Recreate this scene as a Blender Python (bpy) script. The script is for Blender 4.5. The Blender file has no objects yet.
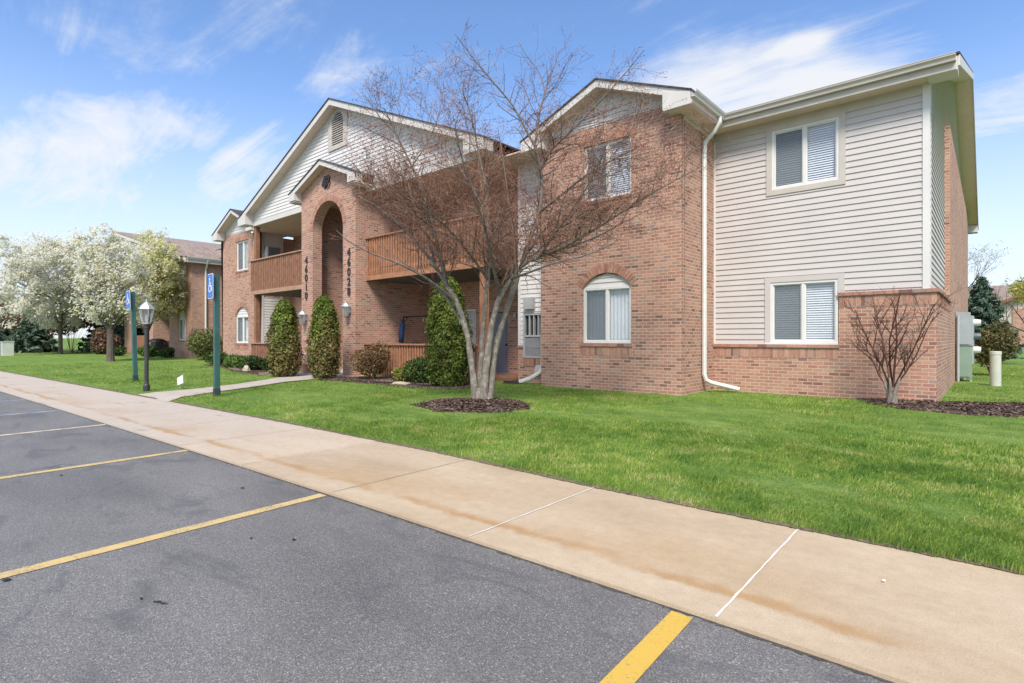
import bpy, math, random
import numpy as np
from math import sin, cos, pi, radians, sqrt, atan2
from mathutils import Vector, Matrix
from mathutils.geometry import tessellate_polygon

random.seed(7)
RNG = np.random.default_rng(11)
S = bpy.context.scene
COL = S.collection

# ------------------------------------------------------------------ camera
HC = 1.3
cam = bpy.data.cameras.new('camera')
cam.sensor_width = 36.0
cam.lens = 36.0 * 547 / 1024
cam.shift_y = -3.5 / 1024
cam.clip_start = 0.05
cam.clip_end = 8000
camo = bpy.data.objects.new('camera', cam)
COL.objects.link(camo)
camo.location = (0, 0, HC)
camo.rotation_euler = (radians(90), 0, radians(41.2))
S.camera = camo

# ------------------------------------------------------------------ world, sun, exposure
SUN_EL, SUN_AZ = radians(50), radians(145)     # azimuth clockwise from +Y
W = bpy.data.worlds.new('World')
S.world = W
W.use_nodes = True
S.view_settings.view_transform = 'Standard'
S.view_settings.look = 'None'
S.view_settings.gamma = 1.0
S.view_settings.use_curve_mapping = False
S.render.engine = 'CYCLES'
S.cycles.max_bounces = 6
S.cycles.diffuse_bounces = 3
S.cycles.glossy_bounces = 3
S.cycles.transmission_bounces = 4
S.cycles.transparent_max_bounces = 12
S.view_settings.exposure = 1.27
sd = bpy.data.lights.new('sun', 'SUN')
sd.energy = 2.0
sd.angle = radians(17)
sd.color = (1.0, 0.92, 0.82)
so = bpy.data.objects.new('sun', sd)
COL.objects.link(so)
sdir = Vector((sin(SUN_AZ) * cos(SUN_EL), cos(SUN_AZ) * cos(SUN_EL), sin(SUN_EL)))
so.rotation_euler = sdir.to_track_quat('Z', 'Y').to_euler()
so.location = (0, 0, 30)


class NT:
    """tiny node-tree helper"""
    def __init__(self, tree):
        self.t = tree
        self.n = tree.nodes
        self.n.clear()

    def add(self, typ, **kw):
        nd = self.n.new(typ)
        for k, v in kw.items():
            if k.startswith('_'):
                continue
            setattr(nd, k, v)
        return nd

    def link(self, a, b):
        self.t.links.new(a, b)

    def put(self, sock, v):
        if isinstance(v, bpy.types.NodeSocket):
            self.t.links.new(v, sock)
        else:
            sock.default_value = v

    def math(self, op, a, b=None, c=None, clamp=False):
        nd = self.add('ShaderNodeMath', operation=op, use_clamp=clamp)
        self.put(nd.inputs[0], a)
        if b is not None:
            self.put(nd.inputs[1], b)
        if c is not None:
            self.put(nd.inputs[2], c)
        return nd.outputs[0]

    def vmath(self, op, a, b=None):
        nd = self.add('ShaderNodeVectorMath', operation=op)
        self.put(nd.inputs[0], a)
        if b is not None:
            self.put(nd.inputs[1], b)
        return nd

    def noise(self, vec, scale, detail=4, rough=0.55, dist=0.0):
        nd = self.add('ShaderNodeTexNoise')
        if vec is not None:
            self.link(vec, nd.inputs['Vector'])
        nd.inputs['Scale'].default_value = scale
        nd.inputs['Detail'].default_value = detail
        nd.inputs['Roughness'].default_value = rough
        nd.inputs['Distortion'].default_value = dist
        return nd.outputs['Fac']

    def ramp(self, fac, stops, interp='LINEAR'):
        nd = self.add('ShaderNodeValToRGB')
        nd.color_ramp.interpolation = interp
        el = nd.color_ramp.elements
        while len(el) > 1:
            el.remove(el[-1])
        for i, (p, c) in enumerate(stops):
            e = el[0] if i == 0 else el.new(p)
            e.position = p
            e.color = c if len(c) == 4 else (*c, 1)
        self.put(nd.inputs[0], fac)
        return nd.outputs[0]

    def mix(self, fac, a, b, blend='MIX'):
        nd = self.add('ShaderNodeMix', data_type='RGBA', blend_type=blend)
        self.put(nd.inputs[0], fac)
        for sck, v in ((nd.inputs[6], a), (nd.inputs[7], b)):
            if isinstance(v, bpy.types.NodeSocket):
                self.link(v, sck)
            else:
                sck.default_value = v if len(v) == 4 else (*v, 1)
        return nd.outputs[2]

    def smooth(self, v, lo, hi):
        nd = self.add('ShaderNodeMapRange', interpolation_type='SMOOTHSTEP')
        self.put(nd.inputs[0], v)
        nd.inputs[1].default_value = lo
        nd.inputs[2].default_value = hi
        return nd.outputs[0]

    def mapping(self, vec, scale=(1, 1, 1), loc=(0, 0, 0), rot=(0, 0, 0)):
        nd = self.add('ShaderNodeMapping')
        self.link(vec, nd.inputs[0])
        nd.inputs['Scale'].default_value = scale
        nd.inputs['Location'].default_value = loc
        nd.inputs['Rotation'].default_value = rot
        return nd.outputs[0]


def world_sky():
    t = NT(W.node_tree)
    out = t.add('ShaderNodeOutputWorld')
    sky = t.add('ShaderNodeTexSky', sky_type='NISHITA')
    sky.sun_disc = False
    sky.sun_elevation = SUN_EL
    sky.sun_rotation = SUN_AZ
    sky.air_density = 0.75
    sky.dust_density = 0.8
    sky.ozone_density = 1.8
    bg1 = t.add('ShaderNodeBackground')
    t.link(t.mix(1.0, sky.outputs[0], (0.84, 0.955, 1.05), 'MULTIPLY'), bg1.inputs[0])
    bg1.inputs[1].default_value = 0.118
    bg2 = t.add('ShaderNodeBackground')
    bg2.inputs[0].default_value = (0.97, 0.98, 1.0, 1)
    bg2.inputs[1].default_value = 0.40
    geo = t.add('ShaderNodeTexCoord')
    d = t.vmath('NORMALIZE', geo.outputs['Generated']).outputs[0]
    sep = t.add('ShaderNodeSeparateXYZ')
    t.link(d, sep.inputs[0])
    z = t.math('MAXIMUM', sep.outputs[2], 0.0)
    den = t.math('ADD', z, 0.16)
    comb = t.add('ShaderNodeCombineXYZ')
    t.link(t.math('DIVIDE', sep.outputs[0], den), comb.inputs[0])
    t.link(t.math('DIVIDE', sep.outputs[1], den), comb.inputs[1])
    P = comb.outputs[0]
    n1 = t.noise(t.mapping(P, (0.5, 1.7, 1), rot=(0, 0, 0.5)), 1.9, 8, 0.66, 0.8)
    n2 = t.noise(t.mapping(d, (1, 1, 2.2)), 5.5, 8, 0.62, 0.4)
    th = radians(41.2)

    def dirpx(u, v):
        a, b = (u - 512) / 547, (338 - v) / 547
        x = Vector((a * cos(th) - sin(th), cos(th) + a * sin(th), b))
        return x.normalized()

    # broad cloud fields: (direction, inner radius, outer radius, weight)
    total = None
    for (u, v, r0, r1, w) in [(60, 150, .03, .28, .36), (190, 180, .02, .34, .55), (40, 195, .03, .24, .28), (270, 165, .0, .20, .2), (806, 44, .008, .05, .75), (780, 50, .0, .05, .4),
                              (760, 92, .03, .25, .9), (690, 82, .0, .15, .55), (850, 85, .02, .19, .5), (1010, 120, .02, .16, .75),
                              (1015, 215, .0, .06, .25), (110, 30, .0, .15, .12), (20, 10, .0, .15, .25), (640, 70, .0, .15, .15),
                              (1005, 260, .0, .12, .45)]:
        dv = dirpx(u, v)
        # squash the distance vertically so the banks lie flat
        diff = t.vmath('SUBTRACT', d, tuple(dv)).outputs[0]
        diff = t.vmath('MULTIPLY', diff, (1, 1, 1.9)).outputs[0]
        ln = t.vmath('LENGTH', diff).outputs['Value']
        m = t.math('MULTIPLY', t.smooth(ln, r1, r0), w)
        total = m if total is None else t.math('ADD', total, m)
    # far side of the sky (behind the camera) is broadly overcast
    back = t.smooth(t.vmath('DOT_PRODUCT', d, tuple(dirpx(512, 338) * -1)).outputs['Value'], -0.35, 0.5)
    total = t.math('ADD', total, t.math('MULTIPLY', back, 0.7))
    nn = t.math('ADD', t.math('MULTIPLY', n1, 0.75), t.math('MULTIPLY', n2, 0.4))
    c = t.math('ADD', t.math('MULTIPLY', t.math('SUBTRACT', nn, 0.56), 3.9), t.math('MULTIPLY', total, 0.95))
    c = t.math('SUBTRACT', c, 0.20)
    cl = t.smooth(c, -0.15, 1.25)
    # pale humid air towards the horizon
    hz = t.math('MULTIPLY', t.smooth(sep.outputs[2], 0.44, 0.0), 0.86)
    cl = t.math('MAXIMUM', cl, hz)
    cl = t.math('MULTIPLY', cl, 0.92)
    mx = t.add('ShaderNodeMixShader')
    t.link(cl, mx.inputs[0])
    t.link(bg1.outputs[0], mx.inputs[1])
    t.link(bg2.outputs[0], mx.inputs[2])
    t.link(mx.outputs[0], out.inputs[0])


world_sky()

# ------------------------------------------------------------------ materials
MATS = {}


def newmat(name):
    m = bpy.data.materials.new(name)
    m.use_nodes = True
    t = NT(m.node_tree)
    out = t.add('ShaderNodeOutputMaterial')
    b = t.add('ShaderNodeBsdfPrincipled')
    t.link(b.outputs[0], out.inputs[0])
    MATS[name] = m
    return m, t, b, out


def bump(t, b, h, strength=0.3, dist=0.01):
    nd = t.add('ShaderNodeBump')
    nd.inputs['Strength'].default_value = strength
    nd.inputs['Distance'].default_value = dist
    t.link(h, nd.inputs['Height'])
    t.link(nd.outputs[0], b.inputs['Normal'])


def plain(name, col, rough=0.6, var=0.12, scale=6.0, bmp=0.0, bscale=60, metal=0.0, spec=None):
    m, t, b, o = newmat(name)
    tc = t.add('ShaderNodeTexCoord').outputs['Object']
    n = t.noise(tc, scale, 5, 0.6)
    lo = tuple(x * (1 - var) for x in col)
    hi = tuple(min(1, x * (1 + var)) for x in col)
    t.link(t.ramp(n, [(0.3, lo), (0.7, hi)]), b.inputs['Base Color'])
    b.inputs['Roughness'].default_value = rough
    b.inputs['Metallic'].default_value = metal
    if spec is not None:
        b.inputs['Specular IOR Level'].default_value = spec
    if bmp:
        bump(t, b, t.noise(tc, bscale, 4, 0.6), bmp, 0.006)
    return m


def island(name, stops, rough=0.8, transl=0.0, nscale=0.0, namt=0.35, spec=0.2):
    """colour per loose piece (leaf, blade, loose brick), modulated by a broad noise"""
    m, t, b, o = newmat(name)
    g = t.add('ShaderNodeNewGeometry')
    c = t.ramp(g.outputs['Random Per Island'], stops)
    if nscale:
        tc = t.add('ShaderNodeTexCoord').outputs['Object']
        n = t.noise(tc, nscale, 4, 0.6)
        c = t.mix(1.0, c, t.ramp(n, [(0.3, (1 - namt,) * 3), (0.7, (1 + namt * .6,) * 3)]), 'MULTIPLY')
    t.link(c, b.inputs['Base Color'])
    b.inputs['Roughness'].default_value = rough
    b.inputs['Specular IOR Level'].default_value = spec
    if transl:
        tr = t.add('ShaderNodeBsdfTranslucent')
        t.link(c, tr.inputs[0])
        mx = t.add('ShaderNodeMixShader')
        mx.inputs[0].default_value = transl
        t.link(b.outputs[0], mx.inputs[1])
        t.link(tr.outputs[0], mx.inputs[2])
        t.link(mx.outputs[0], o.inputs[0])
    return m


BRICKS = [(0.0, (.20, .11, .088)), (.06, (.29, .15, .115)), (.18, (.375, .19, .14)), (.38, (.46, .24, .17)), (.55, (.38, .195, .145)),
          (.75, (.51, .295, .21)), (.92, (.42, .23, .165)), (.955, (.32, .225, .18)), (1.0, (.38, .27, .22))]


def brickmat(name, stops=BRICKS, mortar=(.54, .43, .345), w=.198, h=.0725, ms=.009):
    m, t, b, o = newmat(name)
    uv = t.add('ShaderNodeTexCoord').outputs['UV']
    tcw = t.add('ShaderNodeTexCoord').outputs['Object']
    wob = t.noise(uv, 9, 2)
    uvw = t.vmath('ADD', uv, None)
    k = t.math('MULTIPLY', t.math('SUBTRACT', wob, .5), .006)
    t.link(k, uvw.inputs[1])
    bt = t.add('ShaderNodeTexBrick', offset=0.5)
    t.link(uvw.outputs[0], bt.inputs['Vector'])
    bt.inputs['Color1'].default_value = (0, 0, 0, 1)
    bt.inputs['Color2'].default_value = (1, 1, 1, 1)
    bt.inputs['Scale'].default_value = 1.0
    bt.inputs['Mortar Size'].default_value = ms
    bt.inputs['Mortar Smooth'].default_value = 0.25
    bt.inputs['Bias'].default_value = 0.0
    bt.inputs['Brick Width'].default_value = w
    bt.inputs['Row Height'].default_value = h
    bt.inputs['Mortar'].default_value = (.5, .5, .5, 1)
    c = t.ramp(bt.outputs['Color'], stops)
    fine = t.noise(uv, 55, 5, .65)
    c = t.mix(1.0, c, t.ramp(fine, [(.3, (.70, .70, .70)), (.7, (1.28, 1.27, 1.25))]), 'MULTIPLY')
    big = t.noise(tcw, .7, 5, .6)
    mcol = t.mix(fine, tuple(x * .8 for x in mortar), tuple(x * 1.1 for x in mortar))
    c = t.mix(bt.outputs['Fac'], c, mcol)
    c = t.mix(1.0, c, t.ramp(big, [(.3, (.88, .88, .9)), (.7, (1.08, 1.06, 1.04))]), 'MULTIPLY')
    t.link(c, b.inputs['Base Color'])
    b.inputs['Roughness'].default_value = .88
    b.inputs['Specular IOR Level'].default_value = .25
    hgt = t.math('ADD', t.math('MULTIPLY', t.math('SUBTRACT', 1.0, bt.outputs['Fac']), 1.0), t.math('MULTIPLY', fine, .35))
    bump(t, b, hgt, .55, .006)
    return m


brickmat('brick')
LOOSE = [(p, c) for p, c in BRICKS]
island('loose_brick', LOOSE, .88, 0, 30, .2)
plain('mortar', (.45, .38, .32), .9, .12, 20)
plain('siding', (.53, .49, .47), .55, .05, 1.2, .05, 8)
plain('siding_white', (.66, .64, .62), .55, .05, 1.2)
plain('trim', (.50, .46, .405), .55, .07, 3)
plain('fascia', (.60, .57, .53), .5, .06, 3)
plain('soffit', (.68, .54, .47), .6, .06, 3)
plain('white_vinyl', (.69, .68, .655), .4, .04, 4)
plain('white_metal', (.66, .645, .61), .4, .06, 6)
plain('wood', (.26, .125, .072), .75, .28, 5, .2, 40)
plain('wood_warm', (.34, .155, .082), .75, .28, 5, .2, 40)
plain('wood_trim', (.38, .225, .15), .75, .2, 5, .1, 40)
plain('door_grey', (.19, .20, .24), .5, .06, 2)
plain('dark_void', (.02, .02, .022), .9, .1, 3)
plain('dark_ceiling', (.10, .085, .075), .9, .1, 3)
plain('grille_grey', (.42, .42, .43), .5, .06, 8)
plain('black_metal', (.02, .02, .022), .45, .15, 12)
plain('number_black', (.018, .016, .016), .5, .1, 12)
plain('lamp_black', (.035, .034, .036), .5, .2, 12)
plain('green_sleeve', (.035, .105, .10), .45, .2, 6)
plain('green_base', (.03, .045, .045), .7, .2, 6)
plain('galvanised', (.55, .57, .58), .4, .1, 10, metal=.6)
plain('sign_blue', (.03, .15, .50), .4, .08, 8)
plain('sign_white', (.8, .82, .84), .4, .04, 8)
plain('cabinet_green', (.23, .32, .25), .5, .1, 3)
plain('cabinet_grey', (.33, .38, .40), .45, .08, 3)
plain('cabinet_dark', (.10, .12, .13), .5, .1, 3)
plain('pipe_pale', (.50, .52, .45), .55, .1, 4)
plain('blue_cloth', (.02, .05, .13), .9, .25, 14)
plain('pale_stone', (.46, .39, .28), .9, .2, 9, .4, 20)
plain('caulk', (.70, .67, .63), .8, .08, 20)
plain('groove', (.17, .14, .11), .9, .2, 20)
plain('seam_grit', (.07, .062, .055), .95, .5, 30, .6, 60)
plain('black_plastic', (.02, .02, .02), .5, .2, 10)
plain('tan_wall', (.50, .44, .38), .8, .08, 2)
plain('porch_concrete', (.44, .385, .33), .9, .15, 4, .2, 50)
plain('terracotta', (.42, .22, .18), .8, .2, 8)
plain('flower_pink', (.62, .42, .40), .8, .25, 60)


def shinglemat(name, a, bcol):
    m, t, b, o = newmat(name)
    uv = t.add('ShaderNodeTexCoord').outputs['UV']
    bt = t.add('ShaderNodeTexBrick', offset=0.5)
    t.link(uv, bt.inputs['Vector'])
    bt.inputs['Color1'].default_value = (*a, 1)
    bt.inputs['Color2'].default_value = (*bcol, 1)
    bt.inputs['Mortar'].default_value = (*[x * .6 for x in a], 1)
    bt.inputs['Scale'].default_value = 1
    bt.inputs['Mortar Size'].default_value = .012
    bt.inputs['Brick Width'].default_value = .32
    bt.inputs['Row Height'].default_value = .15
    n = t.noise(uv, 1.2, 6, .65)
    c = t.mix(1, bt.outputs['Color'], t.ramp(n, [(.3, (.8, .8, .8)), (.7, (1.15, 1.15, 1.15))]), 'MULTIPLY')
    t.link(c, b.inputs['Base Color'])
    b.inputs['Roughness'].default_value = .95
    bump(t, b, bt.outputs['Fac'], -.4, .01)
    return m


shinglemat('shingle_dark', (.055, .052, .055), (.085, .08, .08))
shinglemat('shingle_brown', (.25, .19, .16), (.36, .28, .235))


def glassmat(name, tint=(.95, .97, .99), gloss=.12, dark=0.0):
    m, t, b, o = newmat(name)
    t.n.remove(b)
    tr = t.add('ShaderNodeBsdfTransparent')
    tr.inputs[0].default_value = (*tint, 1)
    gl = t.add('ShaderNodeBsdfGlossy')
    gl.inputs['Roughness'].default_value = .02
    lw = t.add('ShaderNodeLayerWeight')
    lw.inputs[0].default_value = .5
    fr = t.math('POWER', lw.outputs['Facing'], 3.5)
    tc = t.add('ShaderNodeTexCoord').outputs['Object']
    bp = t.add('ShaderNodeBump')
    bp.inputs['Strength'].default_value = .05
    bp.inputs['Distance'].default_value = .02
    t.link(t.noise(tc, 1.7, 2), bp.inputs['Height'])
    t.link(bp.outputs[0], gl.inputs['Normal'])
    mx = t.add('ShaderNodeMixShader')
    t.link(t.math('ADD', t.math('MULTIPLY', fr, .85), gloss, clamp=True), mx.inputs[0])
    t.link(tr.outputs[0], mx.inputs[1])
    t.link(gl.outputs[0], mx.inputs[2])
    t.link(mx.outputs[0], o.inputs[0])
    return m


glassmat('glass', gloss=.14)
glassmat('lamp_glass', (.9, .92, .93), gloss=.25)


def screenmat():
    m, t, b, o = newmat('insect_screen')
    tr = t.add('ShaderNodeBsdfTransparent')
    b.inputs['Base Color'].default_value = (.15, .18, .205, 1)
    b.inputs['Roughness'].default_value = .7
    mx = t.add('ShaderNodeMixShader')
    mx.inputs[0].default_value = .58
    t.link(tr.outputs[0], mx.inputs[1])
    t.link(b.outputs[0], mx.inputs[2])
    t.link(mx.outputs[0], o.inputs[0])


screenmat()
plain('blind', (.70, .735, .77), .6, .03, 4)
plain('sheer', (.60, .64, .67), .8, .06, 3)


def asphaltmat():
    m, t, b, o = newmat('asphalt')
    tc = t.add('ShaderNodeTexCoord').outputs['Object']
    v = t.add('ShaderNodeTexVoronoi')
    t.link(tc, v.inputs['Vector'])
    v.inputs['Scale'].default_value = 210
    vs = t.add('ShaderNodeSeparateColor')
    t.link(v.outputs['Color'], vs.inputs[0])
    c = t.ramp(vs.outputs[0], [(0, (.090, .085, .080)), (.4, (.148, .141, .133)), (.8, (.195, .186, .176)), (.96, (.25, .24, .228)), (1, (.42, .41, .39))])
    grit = t.noise(tc, 420, 3, .7)
    c = t.mix(1, c, t.ramp(grit, [(.3, (.72, .72, .72)), (.7, (1.3, 1.3, 1.3))]), 'MULTIPLY')
    big = t.noise(t.mapping(tc, (.5, 1.0, 1)), .9, 6, .62, .4)
    c = t.mix(1, c, t.ramp(big, [(.30, (.74, .735, .74)), (.5, (1.0, .995, .99)), (.72, (1.26, 1.25, 1.25))]), 'MULTIPLY')
    st = t.noise(t.mapping(tc, (1.2, 2.6, 1)), 1.1, 5, .6, .8)
    c = t.mix(t.math('MULTIPLY', t.smooth(st, .54, .66), .5), c, (.085, .085, .09))
    # hairline cracks
    vc = t.add('ShaderNodeTexVoronoi', feature='DISTANCE_TO_EDGE')
    wv = t.vmath('ADD', tc)
    nz = t.add('ShaderNodeTexNoise')
    t.link(tc, nz.inputs['Vector'])
    nz.inputs['Scale'].default_value = 1.6
    nz.inputs['Detail'].default_value = 6
    t.link(nz.outputs['Color'], wv.inputs[1])
    t.link(wv.outputs[0], vc.inputs['Vector'])
    vc.inputs['Scale'].default_value = .23
    gate = t.smooth(t.noise(tc, .35, 2), .52, .6)
    crk = t.math('MULTIPLY', t.math('LESS_THAN', vc.outputs['Distance'], .0022), gate)
    c = t.mix(t.math('MULTIPLY', crk, .6), c, (.05, .05, .052))
    t.link(c, b.inputs['Base Color'])
    b.inputs['Roughness'].default_value = .62
    b.inputs['Specular IOR Level'].default_value = .5
    h = t.math('ADD', t.math('MULTIPLY', v.outputs['Distance'], -.8), t.math('MULTIPLY', grit, .6))
    bump(t, b, h, .5, .005)


asphaltmat()


def concretemat():
    m, t, b, o = newmat('concrete')
    uv = t.add('ShaderNodeTexCoord').outputs['UV']     # (metres along, metres across from the kerb line)
    sp = t.add('ShaderNodeSeparateXYZ')
    t.link(uv, sp.inputs[0])
    x, y = sp.outputs[0], sp.outputs[1]
    big = t.noise(t.mapping(uv, (.5, 1.2, 1)), 1.1, 6, .6, .3)
    c = t.ramp(big, [(.25, (.40, .30, .20)), (.5, (.49, .385, .265)), (.75, (.56, .46, .335))])
    # slabs poured at different times
    pid = t.math('FLOOR', t.math('DIVIDE', t.math('ADD', x, .945 + 315.0), 1.575))
    wn = t.add('ShaderNodeTexWhiteNoise', noise_dimensions='1D')
    t.link(pid, wn.inputs['W'])
    c = t.mix(1, c, t.ramp(wn.outputs['Value'], [(0, (.90, .88, .85)), (1, (1.08, 1.08, 1.09))]), 'MULTIPLY')
    # greyer towards the far end of the walk, browner near the lot
    far = t.smooth(x, -3.4, -10.0)
    c = t.mix(t.math('MULTIPLY', far, .85), c, (.48, .425, .37))
    c = t.mix(t.math('MULTIPLY', t.smooth(x, -.2, .9), .45), c, (.50, .405, .305))
    # rust line following the kerb
    wob = t.math('MULTIPLY', t.math('SUBTRACT', t.noise(uv, 1.6, 5, .65), .5), .35)
    yy = t.math('ADD', y, wob)
    line = t.math('MULTIPLY', t.smooth(yy, .24, .30), t.smooth(yy, .40, .31))
    brk = t.smooth(t.noise(uv, .9, 3), .36, .62)
    c = t.mix(t.math('MULTIPLY', t.math('MULTIPLY', line, brk), .72), c, (.38, .215, .085))
    wide = t.math('MULTIPLY', t.smooth(yy, .18, .34), t.smooth(yy, 1.15, .4))
    c = t.mix(t.math('MULTIPLY', t.math('MULTIPLY', wide, t.smooth(t.noise(uv, .55, 4), .42, .7)), .5), c, (.40, .26, .125))
    # damp streaks across the far slabs
    dk = t.noise(t.mapping(uv, (.45, 3.2, 1)), 1.5, 5, .6, .5)
    c = t.mix(t.math('MULTIPLY', t.math('MULTIPLY', t.smooth(dk, .60, .74), far), .55), c, (.21, .175, .14))
    fine = t.noise(uv, 120, 5, .8)
    c = t.mix(1, c, t.ramp(fine, [(.3, (.76, .755, .75)), (.7, (1.2, 1.2, 1.2))]), 'MULTIPLY')
    mid = t.noise(uv, 11, 6, .75)
    c = t.mix(1, c, t.ramp(mid, [(.3, (.90, .895, .885)), (.7, (1.07, 1.07, 1.07))]), 'MULTIPLY')
    t.link(c, b.inputs['Base Color'])
    b.inputs['Roughness'].default_value = .9
    b.inputs['Specular IOR Level'].default_value = .25
    bump(t, b, fine, .35, .004)


concretemat()


def paintmat(name, col, worn, lo, hi):
    m, t, b, o = newmat(name)
    tc = t.add('ShaderNodeTexCoord').outputs['Object']
    n = t.math('ADD', t.math('MULTIPLY', t.noise(tc, 70, 4, .7), .65), t.math('MULTIPLY', t.noise(tc, 5, 3), .35))
    f = t.smooth(n, lo, hi)
    fine = t.noise(tc, 300, 3, .7)
    cc = t.mix(1, (*col, 1), t.ramp(fine, [(.3, (.86, .86, .84)), (.7, (1.06, 1.06, 1.06))]), 'MULTIPLY')
    t.link(t.mix(f, worn, cc), b.inputs['Base Color'])
    b.inputs['Roughness'].default_value = .75
    bump(t, b, fine, .5, .004)


paintmat('paint_yellow', (.64, .41, .07), (.22, .19, .13), .37, .47)
paintmat('paint_worn_yellow', (.62, .45, .19), (.17, .16, .14), .36, .52)
paintmat('paint_pale', (.68, .58, .40), (.13, .13, .13), .36, .54)
paintmat('paint_white', (.52, .58, .64), (.13, .13, .14), .40, .58)


def lawnmat():
    m, t, b, o = newmat('lawn')
    tc = t.add('ShaderNodeTexCoord').outputs['Object']
    n = t.noise(t.mapping(tc, (.6, 1.3, 1)), .8, 6, .65)
    f = t.noise(tc, 40, 4, .75)
    c = t.ramp(n, [(.28, (.11, .195, .045)), (.5, (.165, .265, .06)), (.72, (.24, .33, .09))])
    m2 = t.noise(t.mapping(tc, (.8, 1.5, 1)), 3.6, 5, .65)
    c = t.mix(1, c, t.ramp(m2, [(.32, (.72, .80, .85)), (.68, (1.25, 1.16, 1.1))]), 'MULTIPLY')
    c = t.mix(1, c, t.ramp(f, [(.25, (.5, .52, .5)), (.7, (1.25, 1.22, 1.2))]), 'MULTIPLY')
    t.link(c, b.inputs['Base Color'])
    b.inputs['Roughness'].default_value = .95
    b.inputs['Specular IOR Level'].default_value = .1
    bump(t, b, f, .8, .03)


lawnmat()


def grassmat():
    m, t, b, o = newmat('grass_blade')
    g = t.add('ShaderNodeNewGeometry')
    tc = t.add('ShaderNodeTexCoord').outputs['Object']
    n = t.noise(t.mapping(tc, (.7, 1.5, 1)), .9, 5, .65)
    n2 = t.noise(tc, 3.2, 4, .6)
    n = t.math('ADD', t.math('MULTIPLY', t.math('SUBTRACT', n, .5), 1.15), t.math('MULTIPLY', t.math('SUBTRACT', n2, .5), 1.2))
    v = t.math('ADD', t.math('ADD', n, .32), t.math('MULTIPLY', g.outputs['Random Per Island'], .55))
    c = t.ramp(v, [(.20, (.115, .235, .055)), (.46, (.20, .335, .06)), (.68, (.31, .425, .075)), (.86, (.44, .50, .12)), (.97, (.60, .55, .26))])
    t.link(c, b.inputs['Base Color'])
    b.inputs['Roughness'].default_value = .55
    b.inputs['Specular IOR Level'].default_value = .25
    tr = t.add('ShaderNodeBsdfTranslucent')
    t.link(c, tr.inputs[0])
    mx = t.add('ShaderNodeMixShader')
    mx.inputs[0].default_value = .45
    t.link(b.outputs[0], mx.inputs[1])
    t.link(tr.outputs[0], mx.inputs[2])
    t.link(mx.outputs[0], o.inputs[0])


grassmat()
island('mulch', [(0, (.045, .028, .022)), (.5, (.10, .066, .052)), (.85, (.17, .12, .095)), (1, (.26, .20, .16))], .95, 0, 6, .3)
plain('mulch_soil', (.15, .11, .075), .95, .6, 25, .6, 40)


def barkmat(name, base, lichen, amt):
    m, t, b, o = newmat(name)
    tc = t.add('ShaderNodeTexCoord').outputs['Object']
    n = t.noise(t.mapping(tc, (1, 1, .35)), 26, 6, .7)
    c = t.ramp(n, [(.3, tuple(x * .55 for x in base)), (.55, base), (.75, tuple(x * 1.5 for x in base))])
    l = t.smooth(t.noise(tc, 9, 5, .7), .50, .62)
    c = t.mix(t.math('MULTIPLY', l, amt), c, lichen)
    t.link(c, b.inputs['Base Color'])
    b.inputs['Roughness'].default_value = .9
    bump(t, b, n, .7, .012)


barkmat('bark', (.21, .18, .15), (.34, .335, .255), .75)
barkmat('bark_limb', (.17, .14, .122), (.26, .255, .20), .5)
barkmat('bark_dark', (.11, .085, .073), (.19, .185, .14), .4)
island('twig', [(0, (.10, .05, .036)), (.4, (.21, .11, .078)), (.75, (.34, .195, .14)), (1, (.46, .32, .25))], .85)
island('twig_red', [(0, (.06, .026, .022)), (.6, (.11, .055, .043)), (1, (.17, .11, .085))], .85)
island('bud', [(0, (.13, .05, .035)), (.6, (.23, .10, .065)), (1, (.33, .17, .10))], .8)
island('arbor_green', [(0, (.045, .075, .012)), (.35, (.11, .16, .025)), (.7, (.19, .245, .045)), (1, (.30, .34, .08))], .7, .25, 3, .45)
island('arbor_brown', [(0, (.07, .07, .02)), (.35, (.15, .145, .04)), (.65, (.24, .21, .065)), (.85, (.29, .20, .085)), (1, (.34, .31, .12))], .7, .25, 2.6, .4)
island('shrub_green', [(0, (.05, .09, .02)), (.5, (.11, .19, .04)), (1, (.20, .29, .08))], .7, .25, 4, .4)
island('shrub_dark', [(0, (.016, .035, .012)), (.6, (.035, .07, .02)), (1, (.07, .11, .035))], .7, .2, 4, .4)
island('shrub_olive', [(0, (.08, .075, .03)), (.5, (.17, .155, .06)), (1, (.27, .25, .11))], .7, .25, 4, .4)
island('shrub_brown', [(0, (.08, .045, .03)), (.4, (.19, .10, .06)), (.7, (.29, .15, .075)), (.86, (.24, .20, .075)), (1, (.35, .27, .12))], .8, .15, 3, .4)
island('shrub_rust', [(0, (.10, .055, .045)), (.5, (.21, .115, .085)), (1, (.33, .20, .15))], .8, .15, 2, .4)
island('yellow_leaf', [(0, (.25, .27, .05)), (.6, (.42, .40, .08)), (1, (.60, .55, .16))], .6, .35)
island('spruce', [(0, (.05, .085, .06)), (.5, (.11, .17, .12)), (1, (.20, .27, .19))], .8, .1, .6, .4)
island('blossom', [(0, (.64, .64, .46)), (.3, (.80, .79, .66)), (.75, (.88, .87, .79)), (1, (.92, .91, .87))], .7, .6, .9, .16)
island('young_leaf', [(0, (.34, .34, .07)), (.5, (.54, .52, .12)), (1, (.68, .65, .22))], .6, .5, 1.2, .3)

# ------------------------------------------------------------------ mesh builder


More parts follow.
